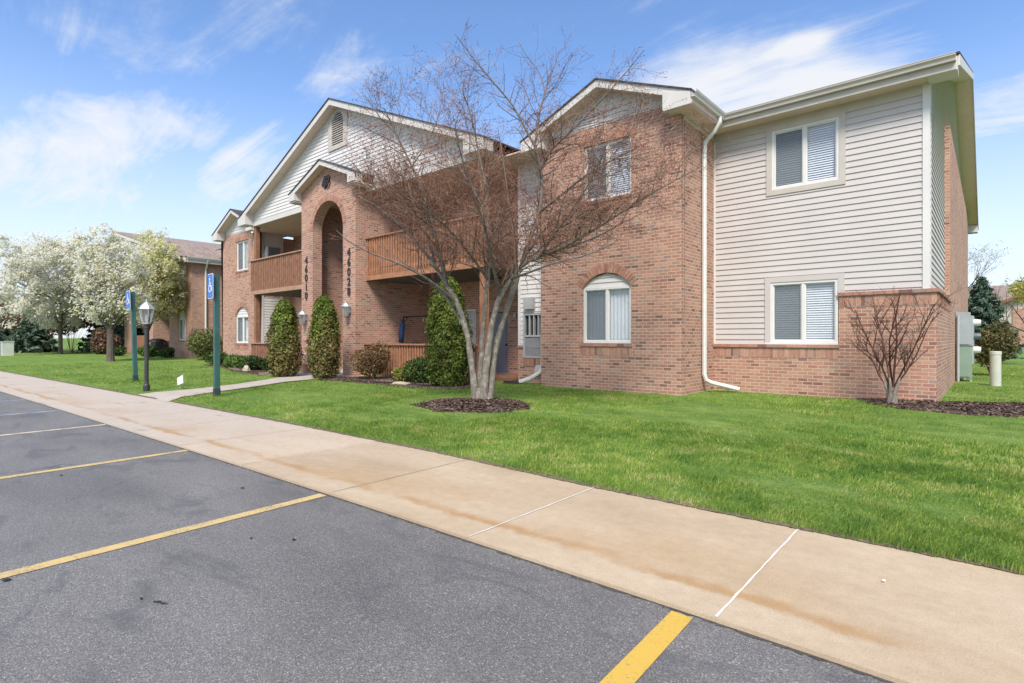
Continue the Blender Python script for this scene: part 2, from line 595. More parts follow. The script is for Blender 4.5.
class MB:
    def __init__(self):
        self.v, self.f, self.uv = [], [], []

    def face(self, pts, uv=None):
        i = len(self.v)
        self.v += [tuple(p) for p in pts]
        self.f.append(tuple(range(i, i + len(pts))))
        if uv is None:
            a, b, c = Vector(pts[0]), Vector(pts[1]), Vector(pts[2])
            n = (b - a).cross(c - a)
            ax, ay, az = abs(n.x), abs(n.y), abs(n.z)
            if az >= ax and az >= ay:
                uv = [(p[0], p[1]) for p in pts]
            elif ax > ay:
                uv = [(p[1], p[2]) for p in pts]
            else:
                uv = [(p[0], p[2]) for p in pts]
        self.uv += list(uv)

    def hexa(self, b, t):
        """bottom ring and top ring of four points each, counter-clockwise from above"""
        self.face([b[3], b[2], b[1], b[0]])
        self.face(t)
        for i in range(4):
            j = (i + 1) % 4
            self.face([b[i], b[j], t[j], t[i]])
        return self

    def box(self, x0, x1, y0, y1, z0, z1):
        return self.hexa([(x0, y0, z0), (x1, y0, z0), (x1, y1, z0), (x0, y1, z0)],
                         [(x0, y0, z1), (x1, y0, z1), (x1, y1, z1), (x0, y1, z1)])

    def beam(self, a, b, w, h, up=(0, 0, 1)):
        a, b = Vector(a), Vector(b)
        d = (b - a).normalized()
        s = d.cross(Vector(up)).normalized() * (w / 2)
        u = s.cross(d).normalized() * (h / 2)
        r0 = [a - s - u, a + s - u, a + s + u, a - s + u]
        r1 = [p + (b - a) for p in r0]
        self.face([r0[3], r0[2], r0[1], r0[0]][::-1])
        self.face(r1[::-1])
        for i in range(4):
            j = (i + 1) % 4
            self.face([r0[i], r1[i], r1[j], r0[j]])
        return self

    def prism(self, pts, ext):
        """planar polygon extruded by vector"""
        e = Vector(ext)
        P = [Vector(p) for p in pts]
        for tri in tessellate_polygon([P]):
            self.face([P[i] for i in tri])
            self.face([P[i] + e for i in reversed(tri)])
        n = len(P)
        for i in range(n):
            j = (i + 1) % n
            self.face([P[i], P[j], P[j] + e, P[i] + e])
        return self

    def tube(self, pts, rad, n=8, cap=True):
        P = [Vector(p) for p in pts]
        if not hasattr(rad, '__len__'):
            rad = [rad] * len(P)
        base = len(self.v)
        up = Vector((0.31, 0.17, 0.93)).normalized()
        d0 = (P[1] - P[0]).normalized()
        if abs(d0.dot(up)) > .93:
            up = Vector((1, 0.1, 0)).normalized()
        s = d0.cross(up).normalized()
        for k, p in enumerate(P):
            if k == 0:
                d = P[1] - P[0]
            elif k == len(P) - 1:
                d = P[-1] - P[-2]
            else:
                d = P[k + 1] - P[k - 1]
            d = d.normalized()
            s = (s - d * s.dot(d))
            s = s.normalized() if s.length > 1e-6 else d.orthogonal().normalized()
            u = d.cross(s)
            for i in range(n):
                a = 2 * pi * i / n
                self.v.append(tuple(p + (s * cos(a) + u * sin(a)) * rad[k]))
        for k in range(len(P) - 1):
            for i in range(n):
                j = (i + 1) % n
                self.f.append((base + k * n + i, base + k * n + j, base + (k + 1) * n + j, base + (k + 1) * n + i))
                self.uv += [(i / n, k), (j / n + (1 if j == 0 else 0), k), (j / n + (1 if j == 0 else 0), k + 1), (i / n, k + 1)]
        if cap:
            e = base + (len(P) - 1) * n
            self.f.append(tuple(base + i for i in reversed(range(n))))
            self.uv += [(0, 0)] * n
            self.f.append(tuple(e + i for i in range(n)))
            self.uv += [(0, 0)] * n
        return self

    def lathe(self, c, prof, n=20):
        base = len(self.v)
        for r, z in prof:
            for i in range(n):
                a = 2 * pi * i / n
                self.v.append((c[0] + r * cos(a), c[1] + r * sin(a), c[2] + z))
        for k in range(len(prof) - 1):
            for i in range(n):
                j = (i + 1) % n
                self.f.append((base + k * n + i, base + k * n + j, base + (k + 1) * n + j, base + (k + 1) * n + i))
                self.uv += [(i, k), (i + 1, k), (i + 1, k + 1), (i, k + 1)]
        return self

    def build(self, name, mat, parent=None, loc=None, smooth=False, bevel=0.0):
        nf = len(self.f)
        if parent is not None and 6 < nf < 2600 and parent.name.endswith('building'):
            # pieces that stand apart become parts of their own
            V = np.array(self.v)
            lo = np.array([V[list(f)].min(0) for f in self.f])
            hi = np.array([V[list(f)].max(0) for f in self.f])
            size = (hi - lo).max(1)
            lab = np.full(nf, -1)
            k = 0
            for i in range(nf):
                if lab[i] >= 0:
                    continue
                lab[i] = k
                todo = [i]
                while todo:
                    j = todo.pop()
                    gap = np.maximum(0, np.maximum(lo[j] - hi, lo - hi[j]))
                    near = (np.sqrt((gap ** 2).sum(1)) <= np.maximum(.02, .5 * np.maximum(size[j], size))) & (lab < 0)
                    lab[near] = k
                    todo += list(np.nonzero(near)[0])
                k += 1
            if k > 1:
                starts = np.concatenate([[0], np.cumsum([len(f) for f in self.f])])
                first = None
                for p in range(k):
                    m = MB()
                    for i in np.nonzero(lab == p)[0]:
                        m.face([self.v[q] for q in self.f[i]], self.uv[starts[i]:starts[i + 1]])
                    o = m.build_one(name, mat, parent, loc, smooth, bevel)
                    first = first or o
                return first
        return self.build_one(name, mat, parent, loc, smooth, bevel)

    def build_one(self, name, mat, parent=None, loc=None, smooth=False, bevel=0.0):
        off = Vector((0, 0, 0))
        p = parent
        while p is not None:
            off += p.location
            p = p.parent
        if loc is not None:
            off += Vector(loc)
        me = bpy.data.meshes.new(name)
        vv = np.array(self.v, dtype=np.float64) - np.array(off)
        me.from_pydata(vv.tolist(), [], self.f)
        ul = me.uv_layers.new(name='UVMap')
        ul.data.foreach_set('uv', np.array(self.uv, dtype=np.float32).ravel())
        me.materials.append(MATS[mat])
        if smooth:
            me.polygons.foreach_set('use_smooth', [True] * len(me.polygons))
        me.update()
        o = bpy.data.objects.new(name, me)
        COL.objects.link(o)
        if parent is not None:
            o.parent = parent
        if loc is not None:
            o.location = loc
        if bevel:
            md = o.modifiers.new('bevel', 'BEVEL')
            md.width = bevel
            md.segments = 2
            md.limit_method = 'ANGLE'
        return o


def tag(o, label=None, cat=None, group=None, kind=None):
    if label:
        o['label'] = label
    if cat:
        o['category'] = cat
    if group:
        o['group'] = group
    if kind:
        o['kind'] = kind
    return o


def empty(name, loc, label, cat, group=None):
    o = bpy.data.objects.new(name, None)
    COL.objects.link(o)
    o.location = loc
    o.empty_display_size = .2
    return tag(o, label, cat, group)


def box(name, mat, parent, *a, bevel=0.0, loc=None):
    return MB().box(*a).build(name, mat, parent, loc=loc, bevel=bevel)


def bulk(name, V, F, mat, parent=None, loc=None):
    """numpy mesh: V (n,3), F (m,k)"""
    off = np.zeros(3)
    p = parent
    while p is not None:
        off += np.array(p.location)
        p = p.parent
    if loc is not None:
        off += np.array(loc)
    me = bpy.data.meshes.new(name)
    me.vertices.add(len(V))
    me.vertices.foreach_set('co', (V - off).astype(np.float32).ravel())
    k = F.shape[1]
    me.loops.add(F.size)
    me.loops.foreach_set('vertex_index', F.astype(np.int32).ravel())
    me.polygons.add(len(F))
    me.polygons.foreach_set('loop_start', np.arange(0, F.size, k, dtype=np.int32))
    me.polygons.foreach_set('loop_total', np.full(len(F), k, dtype=np.int32))
    me.materials.append(MATS[mat])
    me.update(calc_edges=True)
    me.validate()
    o = bpy.data.objects.new(name, me)
    COL.objects.link(o)
    if parent is not None:
        o.parent = parent
    if loc is not None:
        o.location = loc
    return o


def leaves(name, mat, pts, size, parent=None, loc=None, asp=1.0, out=None, outw=0.0, jit=.4):
    """one small diamond-shaped leaf face at each point"""
    n = len(pts)
    nr = RNG.normal(size=(n, 3))
    if out is not None:
        nr = nr * (1 - outw) + out * outw * 1.7
    nr /= np.linalg.norm(nr, axis=1, keepdims=True) + 1e-9
    a = RNG.normal(size=(n, 3))
    t = np.cross(nr, a)
    t /= np.linalg.norm(t, axis=1, keepdims=True) + 1e-9
    b = np.cross(nr, t)
    s = size * (1 + jit * (RNG.random(n) * 2 - 1))[:, None]
    bend = nr * s * .25
    V = np.empty((n, 4, 3))
    V[:, 0] = pts - t * s * asp
    V[:, 1] = pts - b * s * .55 + bend
    V[:, 2] = pts + t * s * asp
    V[:, 3] = pts + b * s * .55 + bend
    F = np.arange(n * 4).reshape(n, 4)
    return bulk(name, V.reshape(-1, 3), F, mat, parent, loc)


# ------------------------------------------------------------------ wall helpers
def arc_hole(x0, x1, z0, zs, rise, n=14):
    """rectangle with a segmental / round arch head; returns polygon counter-clockwise"""
    w = (x1 - x0) / 2
    cx = (x0 + x1) / 2
    R = (w * w + rise * rise) / (2 * rise)
    zc = zs + rise - R
    a0 = math.asin(min(1, w / R))
    if rise > w + 1e-6:
        a0 = pi - a0
    p = [(x0, z0), (x1, z0)]
    for i in range(n + 1):
        a = a0 - 2 * a0 * i / n
        p.append((cx + R * sin(a), zc + R * cos(a)))
    return p


def rect(x0, x1, z0, z1):
    return [(x0, z0), (x1, z0), (x1, z1), (x0, z1)]


def wall(mb, axis, pos, outer, holes=(), t=.2, sgn=1):
    """vertical wall slab. axis 'x': runs along X at Y=pos; 'y': runs along Y at X=pos. Solid lies from pos to pos+t*sgn."""
    def P(p, d):
        return (p[0], pos + d, p[1]) if axis == 'x' else (pos + d, p[0], p[1])
    loops = [list(outer)] + [list(h) for h in holes]
    flat = [p for l in loops for p in l]
    tris = tessellate_polygon([[Vector((p[0], p[1], 0)) for p in l] for l in loops])
    for tr in tris:
        q = [flat[i] for i in tr]
        ar = (q[1][0] - q[0][0]) * (q[2][1] - q[0][1]) - (q[2][0] - q[0][0]) * (q[1][1] - q[0][1])
        if abs(ar) < 1e-9:
            continue
        uv = [(p[0], p[1]) for p in q]
        mb.face([P(p, 0) for p in q], uv)
        mb.face([P(p, t * sgn) for p in reversed(q)], uv[::-1])
    for l in loops:
        n = len(l)
        for i in range(n):
            a, b = l[i], l[(i + 1) % n]
            dz = abs(b[1] - a[1]) > abs(b[0] - a[0])
            uv = ([(0, a[1]), (0, b[1]), (t, b[1]), (t, a[1])] if dz else [(a[0], 0), (b[0], 0), (b[0], t), (a[0], t)])
            mb.face([P(a, 0), P(b, 0), P(b, t * sgn), P(a, t * sgn)], uv)
    return mb


def siding(mb, axis, pos, sgn, z0, z1, lo, hi, holes=(), exp=.127, lap=.02, zref=0.0):
    """lapped clapboards. lo(z), hi(z): horizontal limits; sgn: outward direction of the wall's normal"""
    def P(a, z, d):
        return (a, pos + d * sgn, z) if axis == 'x' else (pos + d * sgn, a, z)
    k = math.floor((z0 - zref) / exp)
    levels = set([z0, z1])
    z = zref + (k + 1) * exp
    courses = [z0]
    while z < z1 - 1e-4:
        levels.add(z)
        courses.append(z)
        z += exp
    for h in holes:
        for zz in (h[2], h[3]):
            if z0 < zz < z1:
                levels.add(zz)
    lv = sorted(levels)
    for a, b in zip(lv[:-1], lv[1:]):
        if b - a < 1e-4:
            continue
        mid = (a + b) / 2
        cz = zref + math.floor((mid - zref) / exp) * exp
        da = lap * (1 - (a - cz) / exp)
        db = lap * (1 - (b - cz) / exp)
        segs = [(lo(a), hi(a), lo(b), hi(b))]
        for h in holes:
            if h[2] - 1e-5 <= a and b <= h[3] + 1e-5:
                ns = []
                for (l0, r0, l1, r1) in segs:
                    if h[1] <= l0 or h[0] >= r0:
                        ns.append((l0, r0, l1, r1))
                        continue
                    if l0 < h[0]:
                        ns.append((l0, h[0], l1, h[0]))
                    if h[1] < r0:
                        ns.append((h[1], r0, h[1], r1))
                segs = ns
        for (l0, r0, l1, r1) in segs:
            if r0 - l0 < .004:
                continue
            r1 = max(r1, l1 + .001)
            mb.face([P(l0, a, da), P(r0, a, da), P(r1, b, db), P(l1, b, db)])
            if abs(a - cz) < 1e-4 or a == z0:
                mb.face([P(l0, a, -.004), P(r0, a, -.004), P(r0, a, da), P(l0, a, da)])
    return mb


def bricks_row(mb, x0, x1, y, z0, z1, w, depth, gap=.010, jit=.003):
    """upright bricks side by side, face at Y=y, running along X"""
    n = max(1, round((x1 - x0) / w))
    w = (x1 - x0) / n
    for i in range(n):
        a, b = x0 + i * w + gap / 2, x0 + (i + 1) * w - gap / 2
        d = random.uniform(-jit, jit)
        mb.box(a, b, y + d, y + depth, z0, z1)


def bricks_row_y(mb, y0, y1, x, z0, z1, w, depth, gap=.010, jit=.003):
    n = max(1, round((y1 - y0) / w))
    w = (y1 - y0) / n
    for i in range(n):
        a, b = y0 + i * w + gap / 2, y0 + (i + 1) * w - gap / 2
        d = random.uniform(-jit, jit)
        mb.box(x - depth, x + d, a, b, z0, z1)


def brick_arch(mb, x0, x1, zs, rise, y, ring=.2, depth=.06, w=.085, skip=0):
    hw = (x1 - x0) / 2
    cx = (x0 + x1) / 2
    R = (hw * hw + rise * rise) / (2 * rise)
    zc = zs + rise - R
    a0 = math.asin(min(1, hw / R))
    if rise > hw + 1e-6:
        a0 = pi - a0
    n = round(2 * a0 * (R + ring / 2) / w)
    for i in range(n):
        a, b = -a0 + 2 * a0 * i / n, -a0 + 2 * a0 * (i + 1) / n
        g = .005 / R
        a += g
        b -= g
        d = random.uniform(-.003, .003)
        q = [(cx + r * sin(t), zc + r * cos(t)) for r, t in ((R, a), (R, b), (R + ring, b), (R + ring, a))]
        mb.prism([(p[0], y + d, p[1]) for p in q], (0, depth, 0))


def window(parent, x0, x1, z0, z1, y, sheer=False, arch=0.0, left_screen=True, d=.05, slat=.05, name='window', frame=.055):
    """sliding window facing -Y, face of the frame at Y=y"""
    fr = MB()
    f = frame
    fr.box(x0, x1, y, y + .08, z1 - f, z1)
    fr.box(x0, x1, y, y + .08, z0, z0 + f)
    fr.box(x0, x0 + f, y, y + .08, z0 + f, z1 - f)
    fr.box(x1 - f, x1, y, y + .08, z0 + f, z1 - f)
    xm = (x0 + x1) / 2
    fr.box(xm - .03, xm + .03, y + .006, y + .08, z0 + f, z1 - f)
    # inner sash lips
    for a, b in ((x0 + f, xm - .03), (xm + .03, x1 - f)):
        s = .022
        fr.box(a, b, y + .025, y + .07, z0 + f, z0 + f + s)
        fr.box(a, b, y + .025, y + .07, z1 - f - s, z1 - f)
        fr.box(a, a + s, y + .025, y + .07, z0 + f + s, z1 - f - s)
        fr.box(b - s, b, y + .025, y + .07, z0 + f + s, z1 - f - s)
    w = fr.build(name, 'white_vinyl', parent, bevel=.004)
    g = MB()
    g.face([(x0 + f, y + .05, z0 + f), (x1 - f, y + .05, z0 + f), (x1 - f, y + .05, z1 - f), (x0 + f, y + .05, z1 - f)])
    g.build('pane', 'glass', w)
    if left_screen:
        g = MB()
        g.face([(x0 + f, y + .03, z0 + f), (xm - .03, y + .03, z0 + f), (xm - .03, y + .03, z1 - f), (x0 + f, y + .03, z1 - f)])
        g.build('insect_screen', 'insect_screen', w)
    b = MB()
    if sheer:
        n = 26
        xs = [x0 + f * .5 + (x1 - x0 - f) * i / n for i in range(n + 1)]
        for i in range(n):
            da, db = (.012 if i % 2 else -.012), (.012 if (i + 1) % 2 else -.012)
            b.face([(xs[i], y + .12 + da, z0), (xs[i + 1], y + .12 + db, z0), (xs[i + 1], y + .12 + db, z1), (xs[i], y + .12 + da, z1)])
        b.build('curtain', 'sheer', w)
    else:
        z = z0 + .01
        while z < z1:
            t = random.uniform(-.002, .002)
            q = [(.088, 0), (.094, .34), (.104, .66), (.118, .93)]
            for (ya_, za_), (yb_, zb_) in zip(q[:-1], q[1:]):
                b.face([(x0 + f * .6, y + ya_ + t, z + za_ * slat), (x1 - f * .6, y + ya_ + t, z + za_ * slat), (x1 - f * .6, y + yb_ + t, z + zb_ * slat), (x0 + f * .6, y + yb_ + t, z + zb_ * slat)])
            z += slat
        b.build('blind', 'blind', w)
    return w


def gutter(mb, a, b, out, h=.13, w=.12):
    """open K-profile gutter from a to b (top outer line of the wall side), out = outward unit vector"""
    a, b, o = Vector(a), Vector(b), Vector(out)
    prof = [(0, 0), (0, -h), (w * .62, -h), (w * .70, -h * .62), (w, -h * .30), (w, -.012), (w * 1.06, -.012), (w * 1.06, 0), (w * .93, 0), (w * .93, -h * .25), (w * .6, -h * .85), (.008, -h * .85), (.008, 0)]
    P0 = [a + o * x + Vector((0, 0, z)) for x, z in prof]
    mb.prism(P0, b - a)


def number(text, size, mat, parent, loc, name='house_number', rotz=0.0, extrude=.012, bold=0.0):
    cu = bpy.data.curves.new(name, 'FONT')
    cu.body = text
    cu.size = size
    cu.align_x = 'CENTER'
    cu.align_y = 'CENTER'
    cu.extrude = extrude
    cu.offset = bold
    o = bpy.data.objects.new(name, cu)
    COL.objects.link(o)
    bpy.context.view_layer.update()
    me = bpy.data.meshes.new_from_object(o.evaluated_get(bpy.context.evaluated_depsgraph_get()))
    bpy.data.objects.remove(o)
    me.name = name
    me.transform(Matrix.Rotation(rotz, 4, 'Z') @ Matrix.Rotation(radians(90), 4, 'X'))
    me.materials.clear()
    me.materials.append(MATS[mat])
    m = bpy.data.objects.new(name, me)
    COL.objects.link(m)
    off = Vector((0, 0, 0))
    p = parent
    while p is not None:
        off += p.location
        p = p.parent
    m.parent = parent
    m.location = Vector(loc) - off
    return m


# ------------------------------------------------------------------ ground, lot, walk, lawn
EA = [(-140, -7.5), (-80, -2.3), (-45, .25), (-28, 1.28), (-20, 1.72), (-12.4, 2.07), (-7, 2.30), (-3.85, 2.42), (-1, 2.49), (3, 2.54), (60, 3.2)]
EG = [(-140, -5.9), (-80, -.7), (-45, 1.85), (-28.7, 2.88), (-17, 3.50), (-12.8, 3.72), (-7.9, 3.95), (-4.7, 4.03), (-2.5, 3.98), (0, 4.04), (3, 4.07), (60, 4.75)]


def ea(x):
    return float(np.interp(x, [p[0] for p in EA], [p[1] for p in EA]))


def eg(x):
    return float(np.interp(x, [p[0] for p in EG], [p[1] for p in EG]))


XS = sorted(set([-140, -110, -80, -60, -45] + [-45 + i * .5 for i in range(0, 100)] + [5 + i for i in range(0, 15)] + [30, 45, 60]))
LZ = .05


def gfun(x, y):
    """gentle unevenness of the lawn"""
    return .012 * sin(x * 1.3 + y * .7) + .010 * sin(x * .45 - y * 1.1) + .006 * sin(x * 3.1 + y * 2.3)


mb = MB()
mb.face([(-4000, -4000, -.08), (4000, -4000, -.08), (4000, 4000, -.08), (-4000, 4000, -.08)])
tag(mb.build('ground', 'lawn'), 'distant grassy ground reaching to the horizon', kind='structure')
mb = MB()
for a, b in zip(XS[:-1], XS[1:]):
    mb.face([(a, -60, 0), (b, -60, 0), (b, ea(b) + .03, 0), (a, ea(a) + .03, 0)])
tag(mb.build('parking_lot', 'asphalt'), 'worn grey asphalt parking lot in front of the sidewalk', kind='structure')
mb = MB()
for a, b in zip(XS[:-1], XS[1:]):
    ya, yb, ga, gb = ea(a), ea(b), eg(a), eg(b)
    mb.face([(a, ya, .022), (b, yb, .022), (b, gb + .04, .026), (a, ga + .04, .026)], [(a, 0), (b, 0), (b, gb + .04 - yb), (a, ga + .04 - ya)])
    mb.face([(a, ya, -.05), (b, yb, -.05), (b, yb, .022), (a, ya, .022)], [(a, -.07), (b, -.07), (b, 0), (a, 0)])
tag(mb.build('sidewalk', 'concrete'), 'tan concrete sidewalk between the parking lot and the lawn', kind='structure')
# joints between slabs
for i, x in enumerate([-.945, -2.52, -4.1, -5.68, -7.25, -8.85, -10.4, -12.0, -13.55, -15.1, -16.7, -18.3, -19.9, .63, 2.2]):
    near = x in (-.945, -2.52)
    w = .011 if near else .006
    mb = MB()
    y0, y1 = ea(x) + .005, eg(x)
    n = 16
    off = [random.uniform(-.003, .003) for _ in range(n + 1)]
    wd = [w * random.uniform(.6, 1.25) for _ in range(n + 1)]
    for k in range(n):
        a, b = k / n, (k + 1) / n
        zz = [.0262 + .004 * t for t in (a, b)]
        dx = -.02
        xa, xb = x + dx * a + off[k], x + dx * b + off[k + 1]
        ya, yb = y0 + (y1 - y0) * a, y0 + (y1 - y0) * b
        mb.face([(xa - wd[k] / 2, ya, zz[0]), (xa + wd[k] / 2, ya, zz[0]), (xb + wd[k + 1] / 2, yb, zz[1]), (xb - wd[k + 1] / 2, yb, zz[1])])
    tag(mb.build('sidewalk_joint', 'caulk' if near else 'groove'), kind='structure')
# gritty seam where the asphalt meets the walk
mb = MB()
x = -34.0
while x < 6:
    stp = .06
    w0, w1 = random.uniform(.006, .03), random.uniform(.006, .03)
    mb.face([(x, ea(x) - w0, .0025), (x + stp, ea(x + stp) - w1, .0025), (x + stp, ea(x + stp) + .002, .0025), (x, ea(x) + .002, .0025)])
    x += stp
tag(mb.build('seam_grit', 'seam_grit'), 'dark grit in the seam between the asphalt and the sidewalk', kind='stuff')
# painted stall lines
for (x, mat, w, gap) in [(-1.09, 'paint_yellow', .105, .03), (-4.16, 'paint_worn_yellow', .10, .03), (-6.98, 'paint_worn_yellow', .10, .02), (-9.98, 'paint_pale', .10, .02),
                         (-12.55, 'paint_white', .09, .02), (-15.3, 'paint_white', .09, .02), (-18.1, 'paint_pale', .1, .02), (-20.9, 'paint_worn_yellow', .1, .02), (-23.7, 'paint_worn_yellow', .1, .02)]:
    mb = MB()
    n = 60
    y1 = ea(x) - gap
    for k in range(n):
        a, b = k / n, (k + 1) / n
        ya, yb = y1 - 5.4 * a, y1 - 5.4 * b
        xa, xb = x + .05 * 5.4 * a, x + .05 * 5.4 * b
        mb.face([(xa - w / 2, ya, .004), (xb - w / 2, yb, .004), (xb + w / 2, yb, .004), (xa + w / 2, ya, .004)])
    tag(mb.build('parking_line', mat), kind='structure')

# lawn sheet with a low soil edge against the walk
mb = MB()
YL = [0, .06, .2, .5, 1, 1.6, 2.3, 3, 4, 5, 6, 7, 8, 9.5, 11, 13, 16, 20, 26, 34, 45, 60, 90]
for a, b in zip(XS[:-1], XS[1:]):
    for i in range(len(YL) - 1):
        q = []
        for (x, k) in ((a, i), (b, i), (b, i + 1), (a, i + 1)):
            y = eg(x) + YL[k]
            z = LZ - .02 + min(1, YL[k] / .5) * .02 + (gfun(x, y) * min(1, YL[k] / 2) if abs(x) < 46 else 0)
            q.append((x, y, z))
        mb.face(q)
    mb.face([(a, eg(a), 0), (b, eg(b), 0), (b, eg(b), LZ - .02), (a, eg(a), LZ - .02)])
tag(mb.build('lawn', 'lawn', smooth=True), 'mown green lawn between the sidewalk and the brick building', kind='structure')
# crumbly soil along the lawn edge
mb = MB()
x = -30.0
while x < 8:
    st = .07
    w0 = .012 + .022 * random.random()
    mb.face([(x, eg(x) - w0, .0315), (x + st, eg(x + st) - .012 - .022 * random.random(), .0315), (x + st, eg(x + st) + .05, .037), (x, eg(x) + .05, .037)])
    x += st
tag(mb.build('soil_edge', 'mulch_soil'), 'dark crumbly soil along the lawn edge beside the sidewalk', kind='stuff')
# entry walk, leading from the sidewalk to the arch
mb = MB()
WP = [(-13.35, 3.66, 1.05), (-13.55, 4.05, .80), (-13.9, 4.8, .60), (-14.7, 6.2, .56), (-15.6, 7.4, .60), (-16.2, 8.4, .9), (-16.9, 9.3, 1.7), (-17.2, 10.3, 1.9)]
for (a, b) in zip(WP[:-1], WP[1:]):
    za, zb = (.029 if a[1] < 3.7 else .066), .066
    mb.face([(a[0] - a[2], a[1], za), (a[0] + a[2], a[1], za), (b[0] + b[2], b[1], zb), (b[0] - b[2], b[1], zb)],
            [(a[0] - 20, a[1]), (a[0] - 18.6, a[1]), (b[0] - 18.6, b[1]), (b[0] - 20, b[1])])
tag(mb.build('entry_path', 'porch_concrete'), 'pale concrete path crossing the lawn to the arched entry', kind='structure')

exec_parts = []
# ------------------------------------------------------------------ apartment building
B = empty('apartment_building', (-17.25, 13.06, 0), 'two storey brick and pale siding apartment building with arched entry and three front gables', 'building')
YW, XR = 13.06, -.77
XC = -17.25
TOPZ = 6.12
BX0, BX1, BY = -8.87, -5.01, 11.29
LX0, LX1 = 2 * XC - BX1, 2 * XC - BX0          # left wing
AW = arc_hole(-7.58, -6.24, 1.17, 2.52, .34)
AWL = arc_hole(-27.95, -26.52, 1.05, 2.36, .44)

# --- front wall, right section
mb = MB()
wall(mb, 'x', YW, [(BX1, -.1), (XR, -.1), (XR, 2.17), (-2.385, 2.17), (-2.385, 1.09), (BX1, 1.09)], t=.22)
mb.build('brick_wall', 'brick', B)
mb = MB()
wall(mb, 'y', XR, [(YW + .22, -.1), (31.8, -.1), (31.8, 6.62), (17.5, 6.62), (17.5, 2.17), (YW + .22, 2.17)], t=.14, sgn=-1)
mb.build('brick_wall', 'brick', B)
# soldier course + sloping rowlock cap
mb = MB()
bricks_row(mb, BX1 + .01, -2.40, YW - .010, .875, 1.075, .078, .05)
bricks_row(mb, -2.375, XR + .01, YW - .010, 1.955, 2.155, .078, .05)
bricks_row_y(mb, YW + .05, 17.48, XR + .010, 1.955, 2.155, .078, .05)
mb.build('soldier_course', 'loose_brick', B)
mb = MB()
bricks_row(mb, BX1 + .005, -2.365, YW - .045, 1.094, 1.16, .205, .26)
bricks_row(mb, -2.40, XR + .045, YW - .045, 2.174, 2.242, .205, .20)
bricks_row_y(mb, YW + .17, 17.48, XR + .045, 2.174, 2.242, .205, .20)
mb.build('brick_sill', 'loose_brick', B)
mb = MB()
mb.box(BX1 + .005, -2.41, YW - .006, YW + .02, .862, 1.092)
mb.box(-2.38, XR - .01, YW - .006, YW + .02, 1.942, 2.172)
mb.box(BX1 + .005, -2.375, YW - .036, YW + .2, 1.090, 1.150)
mb.box(-2.39, XR + .032, YW - .032, YW + .15, 2.170, 2.232)
mb.build('mortar_bed', 'mortar', B)

# --- siding, right section
YS, XS_ = YW + .045, XR - .115
WINS = [(-3.70, -2.38, 4.61, 5.93), (-3.73, -2.40, 1.19, 2.54)]
CAS = .115
H = [(w[0] - CAS, w[1] + CAS, w[2] - (CAS if i == 0 else .2), w[3] + CAS) for i, w in enumerate(WINS)]
H2 = H + [(-2.40, 0, 1.0, 2.236)]
mb = MB()
siding(mb, 'x', YS, -1, 1.155, 6.0, lambda z: BX1 + .0, lambda z: XS_ - .10, H2)
mb.build('siding', 'siding', B)
mb = MB()
RZ = lambda y: 6.30 + .328 * (y - 12.66)          # underside of the main roof along the gable end
ridge_y = 22.7
def rake_lo(z):
    return YW + .14 if z < 6.2 else max(YW + .14, 12.66 + (z - 6.25) / .328)
def rake_hi(z):
    return 17.5 if z < 6.62 else 2 * ridge_y - max(YW + .14, 12.66 + (z - 6.25) / .328)
siding(mb, 'y', XS_, 1, 2.235, 9.45, rake_lo, rake_hi)
mb.build('siding', 'siding', B)
# corner boards and frieze
mb = MB()
mb.box(XS_ - .10, XS_ + .012, YS - .030, YS + .10, 2.236, 6.20)
mb.box(XS_ - .05, XS_ + .022, YS + .102, YS + .16, 2.236, 6.3)
mb.box(BX1, BX1 + .045, YS - .022, YS + .03, 1.155, 6.0)
mb.build('corner_board', 'siding_white', B)
mb = MB()
mb.box(BX1, XS_ - .10, YS - .026, YS + .05, 5.98, 6.2)
mb.build('frieze_board', 'trim', B)
for i, w in enumerate(WINS):
    x0, x1, z0, z1 = w
    mb = MB()
    mb.box(x0 - CAS, x0, YS - .035, YS + .06, z0 - (CAS if i == 0 else 0), z1 + CAS)
    if i == 0:
        mb.box(x1, x1 + CAS, YS - .035, YS + .06, z0 - CAS, z1 + CAS)
        mb.box(x0, x1, YS - .035, YS + .06, z0 - CAS, z0)
    else:
        mb.box(x1, x1 + CAS, YS - .035, YS + .06, 2.24, z1 + CAS)
    mb.box(x0, x1, YS - .035, YS + .06, z1, z1 + CAS)
    mb.build('window_casing', 'trim' if i == 0 else 'siding', B, bevel=.004)
    window(B, x0, x1, z0, z1, YS - .02)
    if i == 1:
        box('window_sill', 'white_vinyl', B, x0 - CAS, x1 + .01, YS - .05, YS + .06, 1.152, z0 - .001)
    box('window_backing', 'cabinet_grey', B, x0, x1, YS + .16, YS + .2, z0, z1)
# backing wall behind siding
mb = MB()
mb.box(BX1, XS_ - .03, YS + .21, YS + .3, 1.1, 6.3)
mb.box(XS_ - .2, XS_ - .03, YW + .32, 31.6, 2.0, 6.4)
mb.build('inner_wall', 'dark_void', B)


